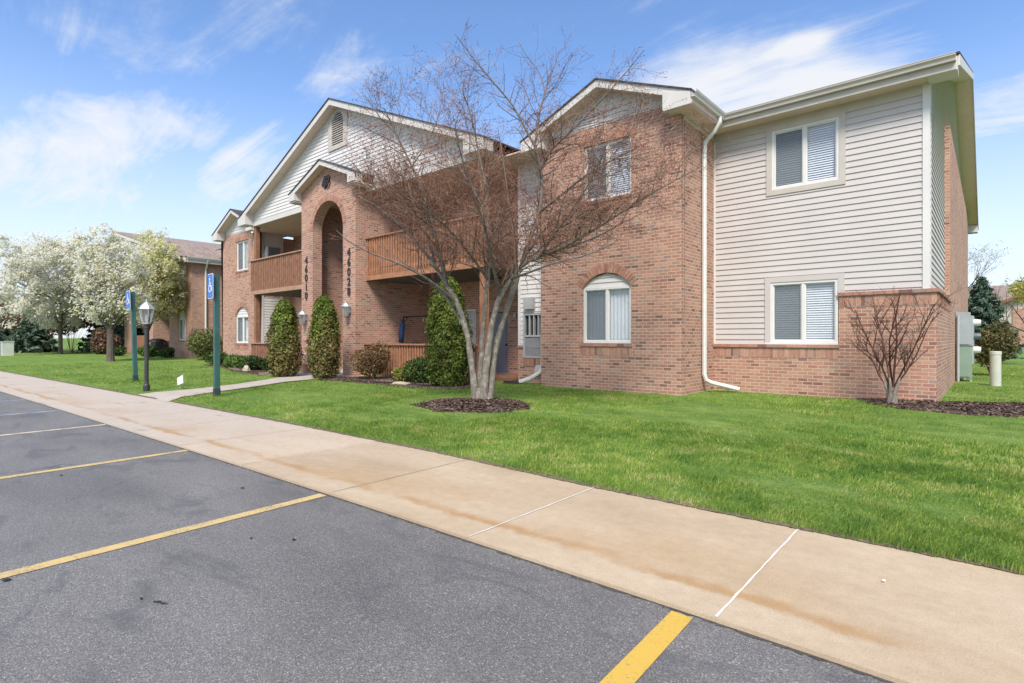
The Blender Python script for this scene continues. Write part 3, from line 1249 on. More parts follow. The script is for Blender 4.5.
# --- right bay and left wing (mirror pair)
def wing(x0, x1, arched, uw, lw):
    xm = (x0 + x1) / 2
    mb = MB()
    gz = lambda dx: 6.06
    holes = [arched, rect(*uw)]
    half, rise = (2.29, .93) if x0 == BX0 else (2.29, 1.0)
    apex = 7.335 if x0 == BX0 else 7.50
    zu = lambda dx: apex - .128 - abs(dx) * rise / half
    zt = 6.42
    dxt = (apex - .128 - zt) * half / rise
    wall(mb, 'x', BY, [(x0, -.1), (x1, -.1), (x1, zu(x1 - xm)), (xm + dxt, zt), (xm - dxt, zt), (x0, zu(x0 - xm))], holes, t=.12)
    mb.build('brick_wall', 'brick', B)
    mb = MB()
    wall(mb, 'y', x1, rect(BY + .12, YW + .3, -.1, 6.1), t=.12, sgn=-1)
    wall(mb, 'y', x0, rect(BY + .12, YW + .3, -.1, 6.1), t=.12, sgn=1)
    mb.build('brick_wall', 'brick', B)
    # gable in lapped siding
    mb = MB()
    siding(mb, 'x', BY + .03, -1, zt + .002, apex - .14, lambda z: xm - (apex - .12 - z) * half / rise, lambda z: xm + (apex - .12 - z) * half / rise)
    mb.build('gable_siding', 'siding_white', B)
    # lower window
    ax0, ax1 = arched[0][0], arched[1][0]
    z0, zs = arched[0][1], arched[2][1]
    rise_a = max(p[1] for p in arched) - zs
    window(B, ax0 + .005, ax1 - .005, z0 + .005, zs + .0, BY + .045, sheer=True)
    mb = MB()
    R = ((ax1 - ax0) ** 2 / 4 + rise_a ** 2) / (2 * rise_a)
    hw = lambda z: sqrt(max(0, R * R - (z - (zs + rise_a - R)) ** 2))
    siding(mb, 'x', BY + .075, -1, zs + .0, zs + rise_a, lambda z: (ax0 + ax1) / 2 - hw(z), lambda z: (ax0 + ax1) / 2 + hw(z), exp=.115, zref=zs)
    mb.build('arch_panel', 'siding_white', B)
    mb = MB()
    brick_arch(mb, ax0, ax1, zs, rise_a, BY - .010, ring=.21)
    brick_arch(mb, ax0 - .10, ax1 + .10, zs + .0, rise_a + .21, BY - .008, ring=.075, w=.2) if False else None
    mb.build('brick_arch', 'loose_brick', B)
    for (a, b, zb) in ((ax0 - .05, ax1 + .05, z0), (uw[0] - .05, uw[1] + .05, uw[2])):
        mb = MB()
        bricks_row(mb, a, b, BY - .035, zb - .072, zb - .004, .205, .15)
        sl = mb.build('brick_sill', 'loose_brick', B)
        mb = MB()
        bricks_row(mb, a, b, BY - .010, zb - .285, zb - .085, .078, .05)
        mb.build('soldier_course', 'loose_brick', B)
        mb = MB()
        mb.box(a + .002, b - .002, BY - .006, BY + .03, zb - .295, zb - .078)
        mb.box(a + .002, b - .002, BY - .028, BY + .03, zb - .070, zb - .008)
        mb.build('mortar_bed', 'mortar', B)
    mb = MB()
    bricks_row(mb, uw[0] - .1, uw[1] + .1, BY - .006, uw[3] + .01, uw[3] + .21, .078, .05)
    mb.build('soldier_course', 'loose_brick', B)
    window(B, uw[0] + .005, uw[1] - .005, uw[2] + .005, uw[3] - .005, BY + .045)
    mb = MB()
    mb.box(ax0 - .1, ax1 + .1, BY + .2, BY + .24, z0 - .1, zs + .6)
    mb.box(uw[0] - .1, uw[1] + .1, BY + .2, BY + .24, uw[2] - .1, uw[3] + .1)
    mb.build('window_backing', 'cabinet_grey', B)


wing(BX0, BX1, AW, (-7.55, -6.23, 4.63, 5.98), None)
wing(LX0, LX1, AWL, (-27.90, -26.52, 4.56, 6.0), None)


# --- roofs
def gable_roof(xa, za, half, rise, yf, yback_ridge, yback_eave, ywall, boxret=.62, soff_z=6.06, ret=True, sides=(-1, 1), nm='roof', eave_front=None, fas=.17):
    """front-facing gable: shingle slabs, rake fascia, soffit under the overhang, cornice returns"""
    sl = rise / half
    mb, fa, sf = MB(), MB(), MB()
    T = .035
    for s in (-1, 1):
        xe = xa + s * half
        ze = za - rise
        o = .03
        A, Bp, C, D = (xe + s * o, yf - o, ze - o * sl), (xa, yf - o, za), (xa, yback_ridge, za), (xe + s * o, yback_eave, ze - o * sl)
        pts = [A, Bp, C, D] if s > 0 else [Bp, A, D, C]
        up = (0, 0, T)
        # slab
        lowp = pts
        topp = [(p[0], p[1], p[2] + T) for p in pts]
        sc = sqrt(1 + sl * sl)
        uvs = [(p[1], (p[0] - xa) * sc) for p in topp]
        mb.face(topp if s < 0 else topp, uvs)
        mb.face(list(reversed(lowp)))
        for i in range(4):
            j = (i + 1) % 4
            mb.face([lowp[i], lowp[j], topp[j], topp[i]])
        # rake fascia board
        q = [(xe, yf, ze - .002), (xa, yf, za - .002), (xa, yf, za - fas - .002), (xe, yf, ze - fas - .002)]
        fa.prism(q, (0, .028, 0))
        # sloped soffit
        k = fas - .045
        q = [(xe, yf + .03, ze - k), (xa, yf + .03, za - k), (xa, ywall + .05, za - k), (xe, ywall + .05, ze - k)]
        sf.face(q)
        if ret:
            # boxed cornice return: flat bottom, sloped top
            zb = ze - fas - .10
            xi = xe - s * boxret
            zt_i = ze + sl * boxret - .01
            q = [(xe, yf - .012, zb), (xi, yf - .012, zb), (xi, yf - .012, zt_i - fas * 0.6), (xe, yf - .012, ze - .012)]
            fa.prism(q, (0, ywall - yf - .0, 0))
    r = mb.build(nm, 'shingle_dark', B)
    fa.build('fascia', 'fascia', B)
    sf.build('soffit', 'soffit', B)
    return r


# main roof
MR = MB()
T = .035
for (p) in ([(-34.2, 12.66, 6.41), (-.42, 12.66, 6.41), (-.42, 22.7, 9.70), (-34.2, 22.7, 9.70)],
            [(-34.2, 22.7, 9.70), (-.42, 22.7, 9.70), (-.42, 32.75, 6.41), (-34.2, 32.75, 6.41)]):
    tp = [(q[0], q[1], q[2] + T) for q in p]
    MR.face(tp, [(q[0], q[1] * 1.05) for q in tp])
    MR.face(p[::-1])
    for i in range(4):
        j = (i + 1) % 4
        MR.face([p[i], p[j], tp[j], tp[i]])
MR.build('roof', 'shingle_dark', B)
# rake fascia and sloped soffit of the right gable end
mb, sf = MB(), MB()
for (ya, za, yb, zb) in ((12.70, 6.40, 22.7, 9.69), (22.7, 9.69, 32.7, 6.40)):
    mb.prism([(-.445, ya, za), (-.445, yb, zb), (-.445, yb, zb - .19), (-.445, ya, za - .19)], (.028, 0, 0))
    sf.face([(-.45, ya, za - .15), (-.45, yb, zb - .15), (XS_ - .1, yb, zb - .15), (XS_ - .1, ya, za - .15)])
mb.box(XS_, -.448, 12.68, 13.1, 6.135, 6.38)
mb.box(XS_, -.448, 32.2, 32.7, 6.06, 6.38)
mb.build('fascia', 'fascia', B)
sf.build('soffit', 'soffit', B)
# eave soffit + fascia board + gutter of the front eave
mb = MB()
mb.box(BX1 - .05, -.47, 12.70, YW + .12, 6.16, 6.19)
mb.box(-10.2, BX0 + .05, 12.70, YW + .12, 6.16, 6.19)
mb.build('soffit', 'soffit', B)
mb = MB()
mb.box(-4.66, -.47, 12.66, 12.69, 6.14, 6.40)
mb.box(-9.9, -9.2, 12.66, 12.69, 6.14, 6.40)
mb.build('fascia', 'trim', B)
mb = MB()
gutter(mb, (-4.64, 12.655, 6.405), (-.47, 12.655, 6.405), (0, -1, 0))
mb.build('gutter', 'trim', B)

bx = (BX0 + BX1) / 2
gable_roof(bx, 7.335, 2.29, .93, 10.90, 15.6, 12.72, BY)
mb = MB()
gutter(mb, (bx + 2.30, 10.90, 6.40), (bx + 2.30, 12.56, 6.40), (1, 0, 0), w=.11)
mb.build('gutter', 'fascia', B)
mb = MB()
mb.box(BX1 - .0, bx + 2.30, 10.92, 12.9, 6.13, 6.16)
mb.box(bx + 2.275, bx + 2.30, 10.92, 12.7, 6.14, 6.40)
mb.build('soffit', 'soffit', B)
mb = MB()
mb.box(BX1 + .001, BX1 + .02, BY + .05, YW, 6.02, 6.135)
mb.build('frieze_board', 'trim', B)
lx = (LX0 + LX1) / 2
gable_roof(lx, 7.50, 2.29, 1.0, 10.90, 16.2, 12.72, BY)

# --- central wide gable over the balconies
GYF, GYW = 10.08, 10.45
gable_roof(XC, 9.585, 7.46, 3.12, GYF, 22.0, 12.72, GYW, boxret=.75, fas=.2)
gs = 3.12 / 7.46
vent = (-17.93, -17.05, 8.12, 9.02)
mb = MB()
siding(mb, 'x', GYW, -1, 6.30, 9.42, lambda z: max(-24.25, XC - 7.46 + (z - 6.36) / gs), lambda z: min(-10.0, XC + 7.46 - (z - 6.36) / gs), [(-17.86, -16.64, 7.95, 9.3)], exp=.127)
mb.build('gable_siding', 'siding_white', B)
mb = MB()
mb.box(-24.25, -19.0, GYW - .035, GYW + .12, 6.12, 6.31)
mb.box(-15.5, -9.98, GYW - .035, GYW + .12, 6.12, 6.31)
mb.build('gable_beam', 'fascia', B)
mb = MB()
mb.box(-24.2, -10.0, GYW + .1, YW + .1, 6.20, 6.24)
mb.box(LX1 + .002, -24.202, 11.0, YW + .1, 6.201, 6.24)
mb.box(-9.998, BX0 - .002, 11.0, YW + .1, 6.201, 6.24)
mb.build('balcony_ceiling', 'soffit', B)
mb = MB()
mb.box(-24.2, -10.0, GYW + .13, GYW + .16, 6.3, 9.5) if False else mb.prism([(-24.2, GYW + .06, 6.32), (-10.1, GYW + .06, 6.32), (XC, GYW + .06, 9.3)], (0, .05, 0))
mb.build('gable_backing', 'dark_void', B)
# louvred vent with arched head
mb = MB()
vx0, vx1, vz0, vzs = -17.62, -16.88, 8.08, 8.86
vo = arc_hole(vx0 - .13, vx1 + .13, vz0 - .13, vzs, .50)
vi = arc_hole(vx0, vx1, vz0, vzs, .37)
wall(mb, 'x', GYW - .055, rect(-17.86, -16.64, 7.95, 9.3), [vi], t=.07)
vt = mb.build('gable_vent', 'trim', B)
mb = MB()
z = vz0 + .01
R = .37
while z < vzs + .36:
    hw = .37 if z < vzs else sqrt(max(.0004, .37 ** 2 - (z - vzs) ** 2))
    c = (vx0 + vx1) / 2
    mb.face([(c - hw, GYW - .045, z), (c + hw, GYW - .045, z), (c + hw, GYW + .01, z + .075), (c - hw, GYW + .01, z + .075)])
    mb.face([(c - hw, GYW - .045, z), (c + hw, GYW - .045, z), (c + hw, GYW - .045, z - .012), (c - hw, GYW - .045, z - .012)])
    z += .078
mb.build('louvre', 'trim', vt)
box('vent_backing', 'dark_void', vt, vx0, vx1, GYW + .02, GYW + .04, vz0, vzs + .37)

# --- entry tower
TX0, TX1, TY = -19.0, -15.5, 10.0
AH = arc_hole(-18.21, -16.24, -.1, 5.10, .93, n=22)
mb = MB()
tw = 1.0 / 2.15 * .83
wall(mb, 'x', TY, [(TX0, -.1), (-18.21, -.1), (-18.21, 5.10)] + list(reversed(AH[3:-1])) + [(-16.24, 5.10), (-16.24, -.1), (TX1, -.1), (TX1, 6.585), (XC, 7.262), (TX0, 6.585)], t=.36)
mb.build('brick_wall', 'brick', B)
mb = MB()
wall(mb, 'y', TX1, rect(TY + .36, YW + .2, -.1, 6.5), t=.30, sgn=-1)
wall(mb, 'y', TX0, rect(TY + .36, YW + .2, -.1, 6.5), t=.30, sgn=1)
mb.build('brick_wall', 'brick', B)
mb = MB()
ah2 = arc_hole(-18.15, -16.35, .1, 4.6, .85, n=16)
wall(mb, 'x', 12.6, rect(TX0 + .3, TX1 - .3, 0, 6.3), [ah2], t=.2)
mb.build('brick_wall', 'brick', B)
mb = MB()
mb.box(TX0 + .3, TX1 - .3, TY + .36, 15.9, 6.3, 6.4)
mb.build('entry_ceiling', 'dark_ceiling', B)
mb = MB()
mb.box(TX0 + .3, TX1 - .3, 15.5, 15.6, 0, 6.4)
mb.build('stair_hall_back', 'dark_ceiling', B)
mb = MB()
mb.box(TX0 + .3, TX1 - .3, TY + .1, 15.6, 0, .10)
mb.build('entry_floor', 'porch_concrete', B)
mb = MB()
brick_arch(mb, -18.21, -16.24, 5.10, .93, TY - .010, ring=.2, w=.08)
mb.build('brick_arch', 'loose_brick', B)
gable_roof(XC, 7.38, 2.15, .83, 9.72, 10.46, 10.46, TY, boxret=.42, fas=.16, nm='roof')
mb = MB()
mb.box(TX1, XC + 2.15, 9.74, 10.42, 6.24, 6.27)
mb.box(TX0 - .4, TX0, 9.74, 10.42, 6.24, 6.27)
mb.build('soffit', 'fascia', B)
for txt, x in (('46010', -18.63), ('46028', -15.86)):
    for i, ch in enumerate(txt):
        number(ch, .37, 'number_black', B, (x, TY - .014, 4.10 - i * .322), bold=.006)
number('43', .52, 'number_black', B, (-17.26, TY - .02, 6.66), bold=.03, extrude=.02)


# wall lanterns flanking the arch
def lantern(x, z, y):
    mb = MB()
    mb.lathe((x, y - .17, z), [(.0, .02), (.065, .02), (.075, .05)], 6)
    mb.lathe((x, y - .17, z), [(.155, .33), (.16, .345), (.07, .45), (.03, .47), (.025, .52), (0, .53)], 6)
    for i in range(6):
        a = 2 * pi * i / 6
        mb.tube([(x + .075 * cos(a), y - .17 + .075 * sin(a), z + .05), (x + .135 * cos(a), y - .17 + .135 * sin(a), z + .335)], .008, 4)
    mb.box(x - .05, x + .05, y - .02, y - .001, z + .15, z + .42)
    mb.tube([(x, y - .02, z + .36), (x, y - .07, z + .46), (x, y - .13, z + .50), (x, y - .17, z + .50)], .012, 6)
    l = mb.build('wall_lantern', 'galvanised', B)
    mb = MB()
    mb.lathe((x, y - .17, z), [(.072, .05), (.13, .33)], 6)
    mb.build('lantern_glass', 'lamp_glass', l)
    mb = MB()
    mb.lathe((x, y - .17, z), [(0, .06), (.028, .08), (.03, .2), (0, .24)], 8)
    mb.build('bulb', 'white_vinyl', l)


lantern(-18.62, 1.80, TY)
lantern(-15.80, 1.98, TY)

# --- back wall of balconies, door recess, closet
mb = MB()
wall(mb, 'x', YW, rect(TX1, BX0, -.1, 6.2), [rect(-14.75, -13.05, .14, 2.28), rect(-12.52, -11.60, .14, 2.14), rect(-14.75, -13.05, 3.5, 5.6)], t=.2)
wall(mb, 'x', YW, rect(LX1, TX0, -.1, 6.2), [rect(-22.3, -20.6, .14, 2.28), rect(-22.3, -20.6, 3.5, 5.6)], t=.2)
mb.build('brick_wall', 'brick', B)
mb = MB()
mb.box(-14.75, -11.5, YW + .25, YW + .3, 0, 6)
mb.box(-22.4, -20.5, YW + .25, YW + .3, 0, 6)
mb.build('inner_wall', 'dark_void', B)
d = box('door', 'door_grey', B, -12.50, -11.62, YW + .06, YW + .11, .17, 2.12, bevel=.004)
mb = MB()
for (za, zb) in ((.35, .95), (1.1, 1.95)):
    for (xa, xb) in ((-12.40, -12.10), (-12.02, -11.72)):
        mb.box(xa, xb, YW + .052, YW + .0595, za, zb)
mb.build('door_panel', 'door_grey', d, bevel=.004)
MB().lathe((-11.70, YW + .02, 1.08), [(0, -.03), (.03, -.02), (.034, 0), (.03, .02), (0, .03)], 10).build('handle', 'black_metal', d)
mb = MB()
mb.box(-12.55, -11.57, YW + .02, YW + .12, .10, .165)
mb.build('door_threshold', 'white_metal', d)


def sliding_door(x0, x1, z0, z1):
    mb = MB()
    f = .06
    y = YW + .05
    for (a, b) in ((x0, x0 + f), (x1 - f, x1), ((x0 + x1) / 2 - f / 2, (x0 + x1) / 2 + f / 2)):
        mb.box(a, b, y, y + .08, z0, z1)
    mb.box(x0 + f, x1 - f, y + .002, y + .078, z0, z0 + f)
    mb.box(x0 + f, x1 - f, y + .002, y + .078, z1 - f, z1)
    w = mb.build('patio_door', 'white_vinyl', B)
    g = MB()
    g.face([(x0, y + .04, z0), (x1, y + .04, z0), (x1, y + .04, z1), (x0, y + .04, z1)])
    g.build('pane', 'glass', w)
    g = MB()
    g.face([(x0, y + .12, z0), (x1, y + .12, z0), (x1, y + .12, z1), (x0, y + .12, z1)])
    g.build('curtain', 'sheer', w)


for a in ((-14.75, -13.05, .14, 2.28), (-14.75, -13.05, 3.5, 5.6), (-22.3, -20.6, .14, 2.28), (-22.3, -20.6, 3.5, 5.6)):
    sliding_door(*a)
# closet bump right of the door
CY, CX0 = 11.75, -10.06
mb = MB()
wall(mb, 'x', CY, rect(CX0, BX0, -.1, 1.02), [rect(-9.86, -9.12, .75, 1.02)], t=.1)
wall(mb, 'y', CX0, rect(CY + .1, YW, -.1, 1.02), t=.1, sgn=1)
mb.build('brick_wall', 'brick', B)
mb = MB()
bricks_row(mb, CX0 - .02, -9.87, CY - .03, 1.02, 1.09, .1, .15)
bricks_row(mb, -9.86, BX0 - .01, CY - .02, .52, .73, .078, .06)
mb.build('brick_sill', 'loose_brick', B)
mb = MB()
siding(mb, 'x', CY + .03, -1, 1.09, 6.2, lambda z: CX0 + .09, lambda z: BX0, [(-9.86, -9.12, .7, 1.99), (-9.3, -8.9, 3.9, 5.4)])
siding(mb, 'y', CX0 + .03, -1, 1.09, 6.2, lambda z: CY + .1, lambda z: YW)
mb.build('siding', 'siding_white', B)
mb = MB()
mb.box(CX0 + .0, CX0 + .09, CY + .0, CY + .1, 1.09, 6.2)
mb.build('corner_board', 'siding_white', B)
mb = MB()
mb.box(-9.86, -9.80, CY - .02, CY + .1, .75, 1.98)
mb.box(-9.17, -9.12, CY - .02, CY + .1, .75, 1.98)
mb.box(-9.80, -9.17, CY - .02, CY + .1, 1.93, 1.98)
mb.box(-9.80, -9.17, CY - .02, CY + .1, .75, .80)
mb.box(-9.80, -9.17, CY - .02, CY + .1, 1.33, 1.38)
for k in range(1, 4):
    x = -9.80 + .63 * k / 4
    mb.box(x - .018, x + .018, CY - .01, CY + .06, 1.38, 1.93)
ac = mb.build('wall_heating_unit', 'grille_grey', B)
box('vent_opening', 'dark_void', ac, -9.80, -9.17, CY + .055, CY + .09, 1.38, 1.93)
mb = MB()
z = .81
while z < 1.32:
    mb.face([(-9.80, CY - .005, z), (-9.17, CY - .005, z), (-9.17, CY + .02, z + .022), (-9.80, CY + .02, z + .022)])
    z += .025
mb.build('louvre', 'grille_grey', ac)
box('meter_box', 'grille_grey', B, -9.78, -9.45, CY - .11, CY + .0, 2.1, 2.42, bevel=.02)
box('inner_wall', 'dark_void', B, -9.3, -8.9, CY + .08, CY + .1, 3.9, 5.4)
# porch light beside the door
MB().lathe((-11.25, YW - .06, 1.92), [(0, .0), (.05, .03), (.06, .09), (.03, .16), (0, .18)], 10).build('porch_light', 'white_vinyl', B)
# porch slab / step at the door
box('porch_step', 'wood', B, -12.9, -10.10, 11.55, YW, -.05, .16)
box('patio_slab', 'porch_concrete', B, TX1, -12.92, 10.5, YW, -.05, .10)
box('patio_slab', 'porch_concrete', B, LX1 + .02, TX0, 10.5, YW, -.05, .10)


# --- balconies, posts, railings
def rail(x0, x1, y, z0, z1, sp, w, mat, ret=None):
    mb = MB()
    n = int((x1 - x0) / sp)
    for i in range(n):
        a = x0 + (i + .5) * (x1 - x0) / n
        j = random.uniform(-.004, .004)
        mb.box(a - w / 2 + j, a + w / 2 + j, y - .02, y + .016, z0, z1 - .05)
    r = mb.build('railing', mat, B)
    mb = MB()
    mb.box(x0 - .02, x1 + .02, y - .07, y + .07, z1 - .048, z1)
    mb.build('top_rail', 'wood_trim' if mat == 'wood' else mat, r, bevel=.006)
    mb = MB()
    mb.box(x0, x1, y + .018, y + .06, z1 - .20, z1 - .11)
    mb.box(x0, x1, y + .018, y + .06, z0 + .12, z0 + .21)
    mb.build('rail_bar', mat, r)
    return r


def deck(x0, x1, y, z, mat):
    mb = MB()
    mb.box(x0, x1, y - .03, y + .02, z, z + .16)
    mb.build('deck_fascia', 'wood_trim' if mat == 'wood' else mat, B)
    mb = MB()
    mb.box(x0 + .02, x1 - .02, y + .022, YW, z + .06, z + .14)
    mb.build('deck_floor', 'wood', B)
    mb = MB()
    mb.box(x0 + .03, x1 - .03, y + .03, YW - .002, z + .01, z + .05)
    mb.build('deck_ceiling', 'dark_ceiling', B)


RYF = 10.43
rail(-24.25, TX0 - .01, RYF, 3.30, 4.66, .155, .10, 'wood')
deck(-24.25, TX0 - .002, RYF, 3.17, 'wood')
rail(TX1 + .01, -10.0, RYF, 3.36, 4.60, .125, .06, 'wood_warm')
deck(TX1 + .002, -9.98, RYF, 3.19, 'wood_warm')
rail(-24.25, TX0 - .01, RYF + .02, .12, 1.10, .155, .10, 'wood')
rail(TX1 + .01, -10.3, RYF - .05, .12, 1.13, .125, .06, 'wood_warm')
for (x, m) in ((-23.98, 'wood'), (-10.25, 'wood_warm')):
    for (za, zb) in ((-.05, 3.17), (3.36, 6.13)):
        box('post', m, B, x - .09, x + .09, RYF + .06, RYF + .24, za, zb, bevel=.008)
# through-wall air conditioner and siding panel on the left balcony
mb = MB()
siding(mb, 'y', LX1 + .03, 1, 3.4, 6.2, lambda z: 11.62, lambda z: 12.42)
mb.build('siding', 'siding_white', B)
mb = MB()
siding(mb, 'y', LX1 + .03, 1, .14, 3.2, lambda z: 11.62, lambda z: 12.42)
mb.build('siding', 'siding_white', B)
mb = MB()
mb.box(LX1 + .05, LX1 + .40, 11.62, 12.25, 4.95, 5.58)
acu = mb.build('air_conditioner', 'grille_grey', B, bevel=.02)
mb = MB()
z = 5.0
while z < 5.52:
    mb.box(LX1 + .402, LX1 + .415, 11.67, 12.2, z, z + .018)
    z += .036
mb.build('grille', 'cabinet_dark', acu)


# downspouts
def spout(pts, w=.085, d=.06, mat='white_metal'):
    mb = MB()
    P = [Vector(p) for p in pts]
    mb.tube(P, [w * .62] * len(P), 8)
    return mb.build('downspout', mat, B, smooth=False)


spout([(-4.60, 12.36, 6.28), (-4.60, 12.36, 6.16), (-4.72, 12.35, 5.98), (-4.93, 12.34, 5.78), (-4.94, 12.34, 5.5), (-4.94, 12.34, .46), (-4.91, 12.36, .34), (-4.82, 12.42, .28), (-4.32, 12.78, .13)])
spout([(-25.2, 10.9, 6.1), (-25.45, 11.1, 5.8), (-25.56, 11.2, 5.5), (-25.56, 11.2, .4), (-25.4, 11.0, .2)])
box('corner_board', 'siding_white', B, LX1 + .002, LX1 + .05, 11.5, 11.6, .14, 6.2)
box('corner_board', 'siding_white', B, LX1 + .002, LX1 + .05, 12.43, 12.53, .14, 6.2)
spout([(-8.98, 11.55, 5.9), (-8.98, 11.5, .55), (-9.03, 11.44, .38), (-9.25, 11.3, .22), (-9.5, 11.15, .12)], w=.1)
spout([(-9.45, 11.2, .10), (-9.7, 11.1, .07), (-9.95, 11.05, .07)], w=.12, mat='black_plastic')
mb = MB()
mb.hexa([(-9.35, 11.60, .38), (-9.05, 11.60, .42), (-9.05, 11.73, .42), (-9.35, 11.73, .38)], [(-9.28, 11.56, .55), (-9.0, 11.56, .60), (-9.0, 11.73, .60), (-9.28, 11.73, .55)])
mb.build('dryer_vent', 'white_vinyl', B)
# roof vents
MB().lathe((-6.2, 15.2, 7.0), [(.13, 0), (.13, .35), (.2, .36), (.2, .45), (0, .5)], 14).build('roof_vent', 'galvanised', B)
# left outer section of the front wall (hidden behind the wing from here)
mb = MB()
wall(mb, 'x', YW, rect(-33.73, LX0, -.1, 6.2), t=.2)
wall(mb, 'y', -33.73, rect(YW + .2, 31.8, -.1, 6.4), t=.2, sgn=1)
wall(mb, 'x', 31.6, rect(-33.5, -.95, -.1, 6.3), t=.19)
mb.build('brick_wall', 'brick', B)


# ------------------------------------------------------------------ neighbouring building on the left
N = empty('neighbour_building', (-46, 14.5, 0), 'brick apartment building with brown shingled roof behind the flowering trees', 'building')
NX1, NX0, NY = -37.8, -41.9, 12.6
aw = arc_hole(-40.1, -38.85, 1.15, 2.55, .62)
mb = MB()
wall(mb, 'x', NY, rect(NX0, NX1, -.1, 6.25), [aw, rect(-40.1, -38.85, 4.6, 6.0)], t=.12)
wall(mb, 'y', NX1, rect(NY + .12, 40, -.1, 6.25), t=.12, sgn=-1)
wall(mb, 'y', NX0, rect(NY + .12, 17, -.1, 6.25), t=.12, sgn=1)
wall(mb, 'x', 15.6, rect(-69.5, NX0, -.1, 6.25), [rect(-46.5, -44.8, .1, 2.2), rect(-50.4, -48.7, .1, 2.2)], t=.2)
mb.build('brick_wall', 'brick', N)
mb = MB()
wall(mb, 'x', 12.9, rect(-48.4, -46.4, -.1, 6.25), t=.12)
wall(mb, 'y', -46.4, rect(13.02, 15.6, -.1, 6.25), t=.12, sgn=-1)
wall(mb, 'x', 12.9, rect(-53.8, -51.4, -.1, 6.25), t=.12)
mb.build('brick_wall', 'brick', N)
for uw in ((-40.1, -38.85, 1.15, 2.55), (-40.1, -38.85, 4.6, 6.0)):
    window(N, *uw, NY + .04, sheer=True)
mb = MB()
siding(mb, 'x', NY + .06, -1, 2.55, 3.17, lambda z: -39.475 - sqrt(max(0, .63 ** 2 - (z - 2.54) ** 2)), lambda z: -39.475 + sqrt(max(0, .63 ** 2 - (z - 2.54) ** 2)))
mb.build('arch_panel', 'siding_white', N)
mb = MB()
brick_arch(mb, -40.1, -38.85, 2.55, .62, NY - .01, ring=.21)
bricks_row(mb, -40.15, -38.8, NY - .03, 1.07, 1.14, .2, .1)
bricks_row(mb, -40.15, -38.8, NY - .03, 4.52, 4.59, .2, .1)
mb.build('brick_trim', 'loose_brick', N)
mb = MB()
mb.box(-40.3, -38.6, NY + .2, NY + .24, .9, 6.1)
mb.box(-62, -42, 16, 16.1, 0, 6)
mb.build('inner_wall', 'dark_void', N)
# long brown roof: ridge runs away from the street
RX, RZt = -53.7, 10.0
mb = MB()
for (xe, ze) in ((-37.4, 6.35), (-70.0, 6.35)):
    p = [(xe, 12.1, ze), (RX, 12.1, RZt), (RX, 41, RZt), (xe, 41, ze)]
    if xe > RX:
        p = p[::-1]
    sc = 1.05
    mb.face(p, [(q[1], q[0] * sc) for q in p])
    mb.face([(q[0], q[1], q[2] - .05) for q in p[::-1]])
    mb.face([(xe, 12.1, ze), (RX, 12.1, RZt), (RX, 12.1, RZt - .06), (xe, 12.1, ze - .06)])
mb.build('roof', 'shingle_brown', N)
mb = MB()
for xe in (-37.4, -70.0):
    mb.prism([(xe, 12.12, 6.28), (RX, 12.12, 9.93), (RX, 12.12, 9.71), (xe, 12.12, 6.06)], (0, .04, 0))
mb.box(-37.75, -37.4, 12.14, 40.8, 6.02, 6.06)
mb.box(-37.43, -37.40, 12.2, 40.8, 6.07, 6.3)
mb.build('fascia', 'fascia', N)
mb = MB()
siding(mb, 'x', 12.75, -1, 6.26, 9.7, lambda z: RX - 16.3 + (z - 6.1) / .224, lambda z: RX + 16.3 - (z - 6.1) / .224)
mb.build('gable_siding', 'siding_white', N)
# little front gable of the bay
gx, gz, hf = -40.3, 7.55, 2.5
mb, fa = MB(), MB()
for s in (-1, 1):
    p = [(gx + s * hf, 11.9, gz - 1.15), (gx, 11.9, gz), (gx, 17, gz), (gx + s * hf, 14, gz - 1.15)]
    mb.face(p if s < 0 else p[::-1])
    fa.prism([(gx + s * hf, 11.92, gz - 1.18), (gx, 11.92, gz - .02), (gx, 11.92, gz - .22), (gx + s * hf, 11.92, gz - 1.38)], (0, .04, 0))
    fa.face([(gx + s * hf, 11.95, gz - 1.30), (gx, 11.95, gz - .15), (gx, 12.6, gz - .15), (gx + s * hf, 12.6, gz - 1.30)])
mb.build('roof', 'shingle_brown', N)
fa.build('fascia', 'fascia', N)
mb = MB()
siding(mb, 'x', NY, -1, 6.27, 7.35, lambda z: gx - hf + .1 + (z - 6.27) / .46, lambda z: gx + hf - .1 - (z - 6.27) / .46)
mb.build('gable_siding', 'siding_white', N)
mb = MB()
gutter(mb, (-37.4, 12.2, 6.33), (-37.4, 40, 6.33), (1, 0, 0))
mb.build('gutter', 'fascia', N)
mb = MB()
mb.tube([(-37.35, 13.4, 6.2), (-37.6, 13.4, 5.8), (-37.72, 13.4, 5.6), (-37.72, 13.4, .2)], .06, 8)
mb.build('downspout', 'white_metal', N)
# ground-floor patio rails, upper deck
mb = MB()
mb.box(-46.3, -42.0, 13.0, 13.06, .1, 1.1)
mb.box(-46.3, -42.0, 13.0, 13.06, 3.2, 4.4)
mb.box(-51.3, -48.5, 12.95, 13.0, .1, 1.5)
mb.build('railing', 'wood', N)
box('deck_floor', 'wood', N, -46.3, -42.0, 13.06, 15.6, 3.15, 3.3)
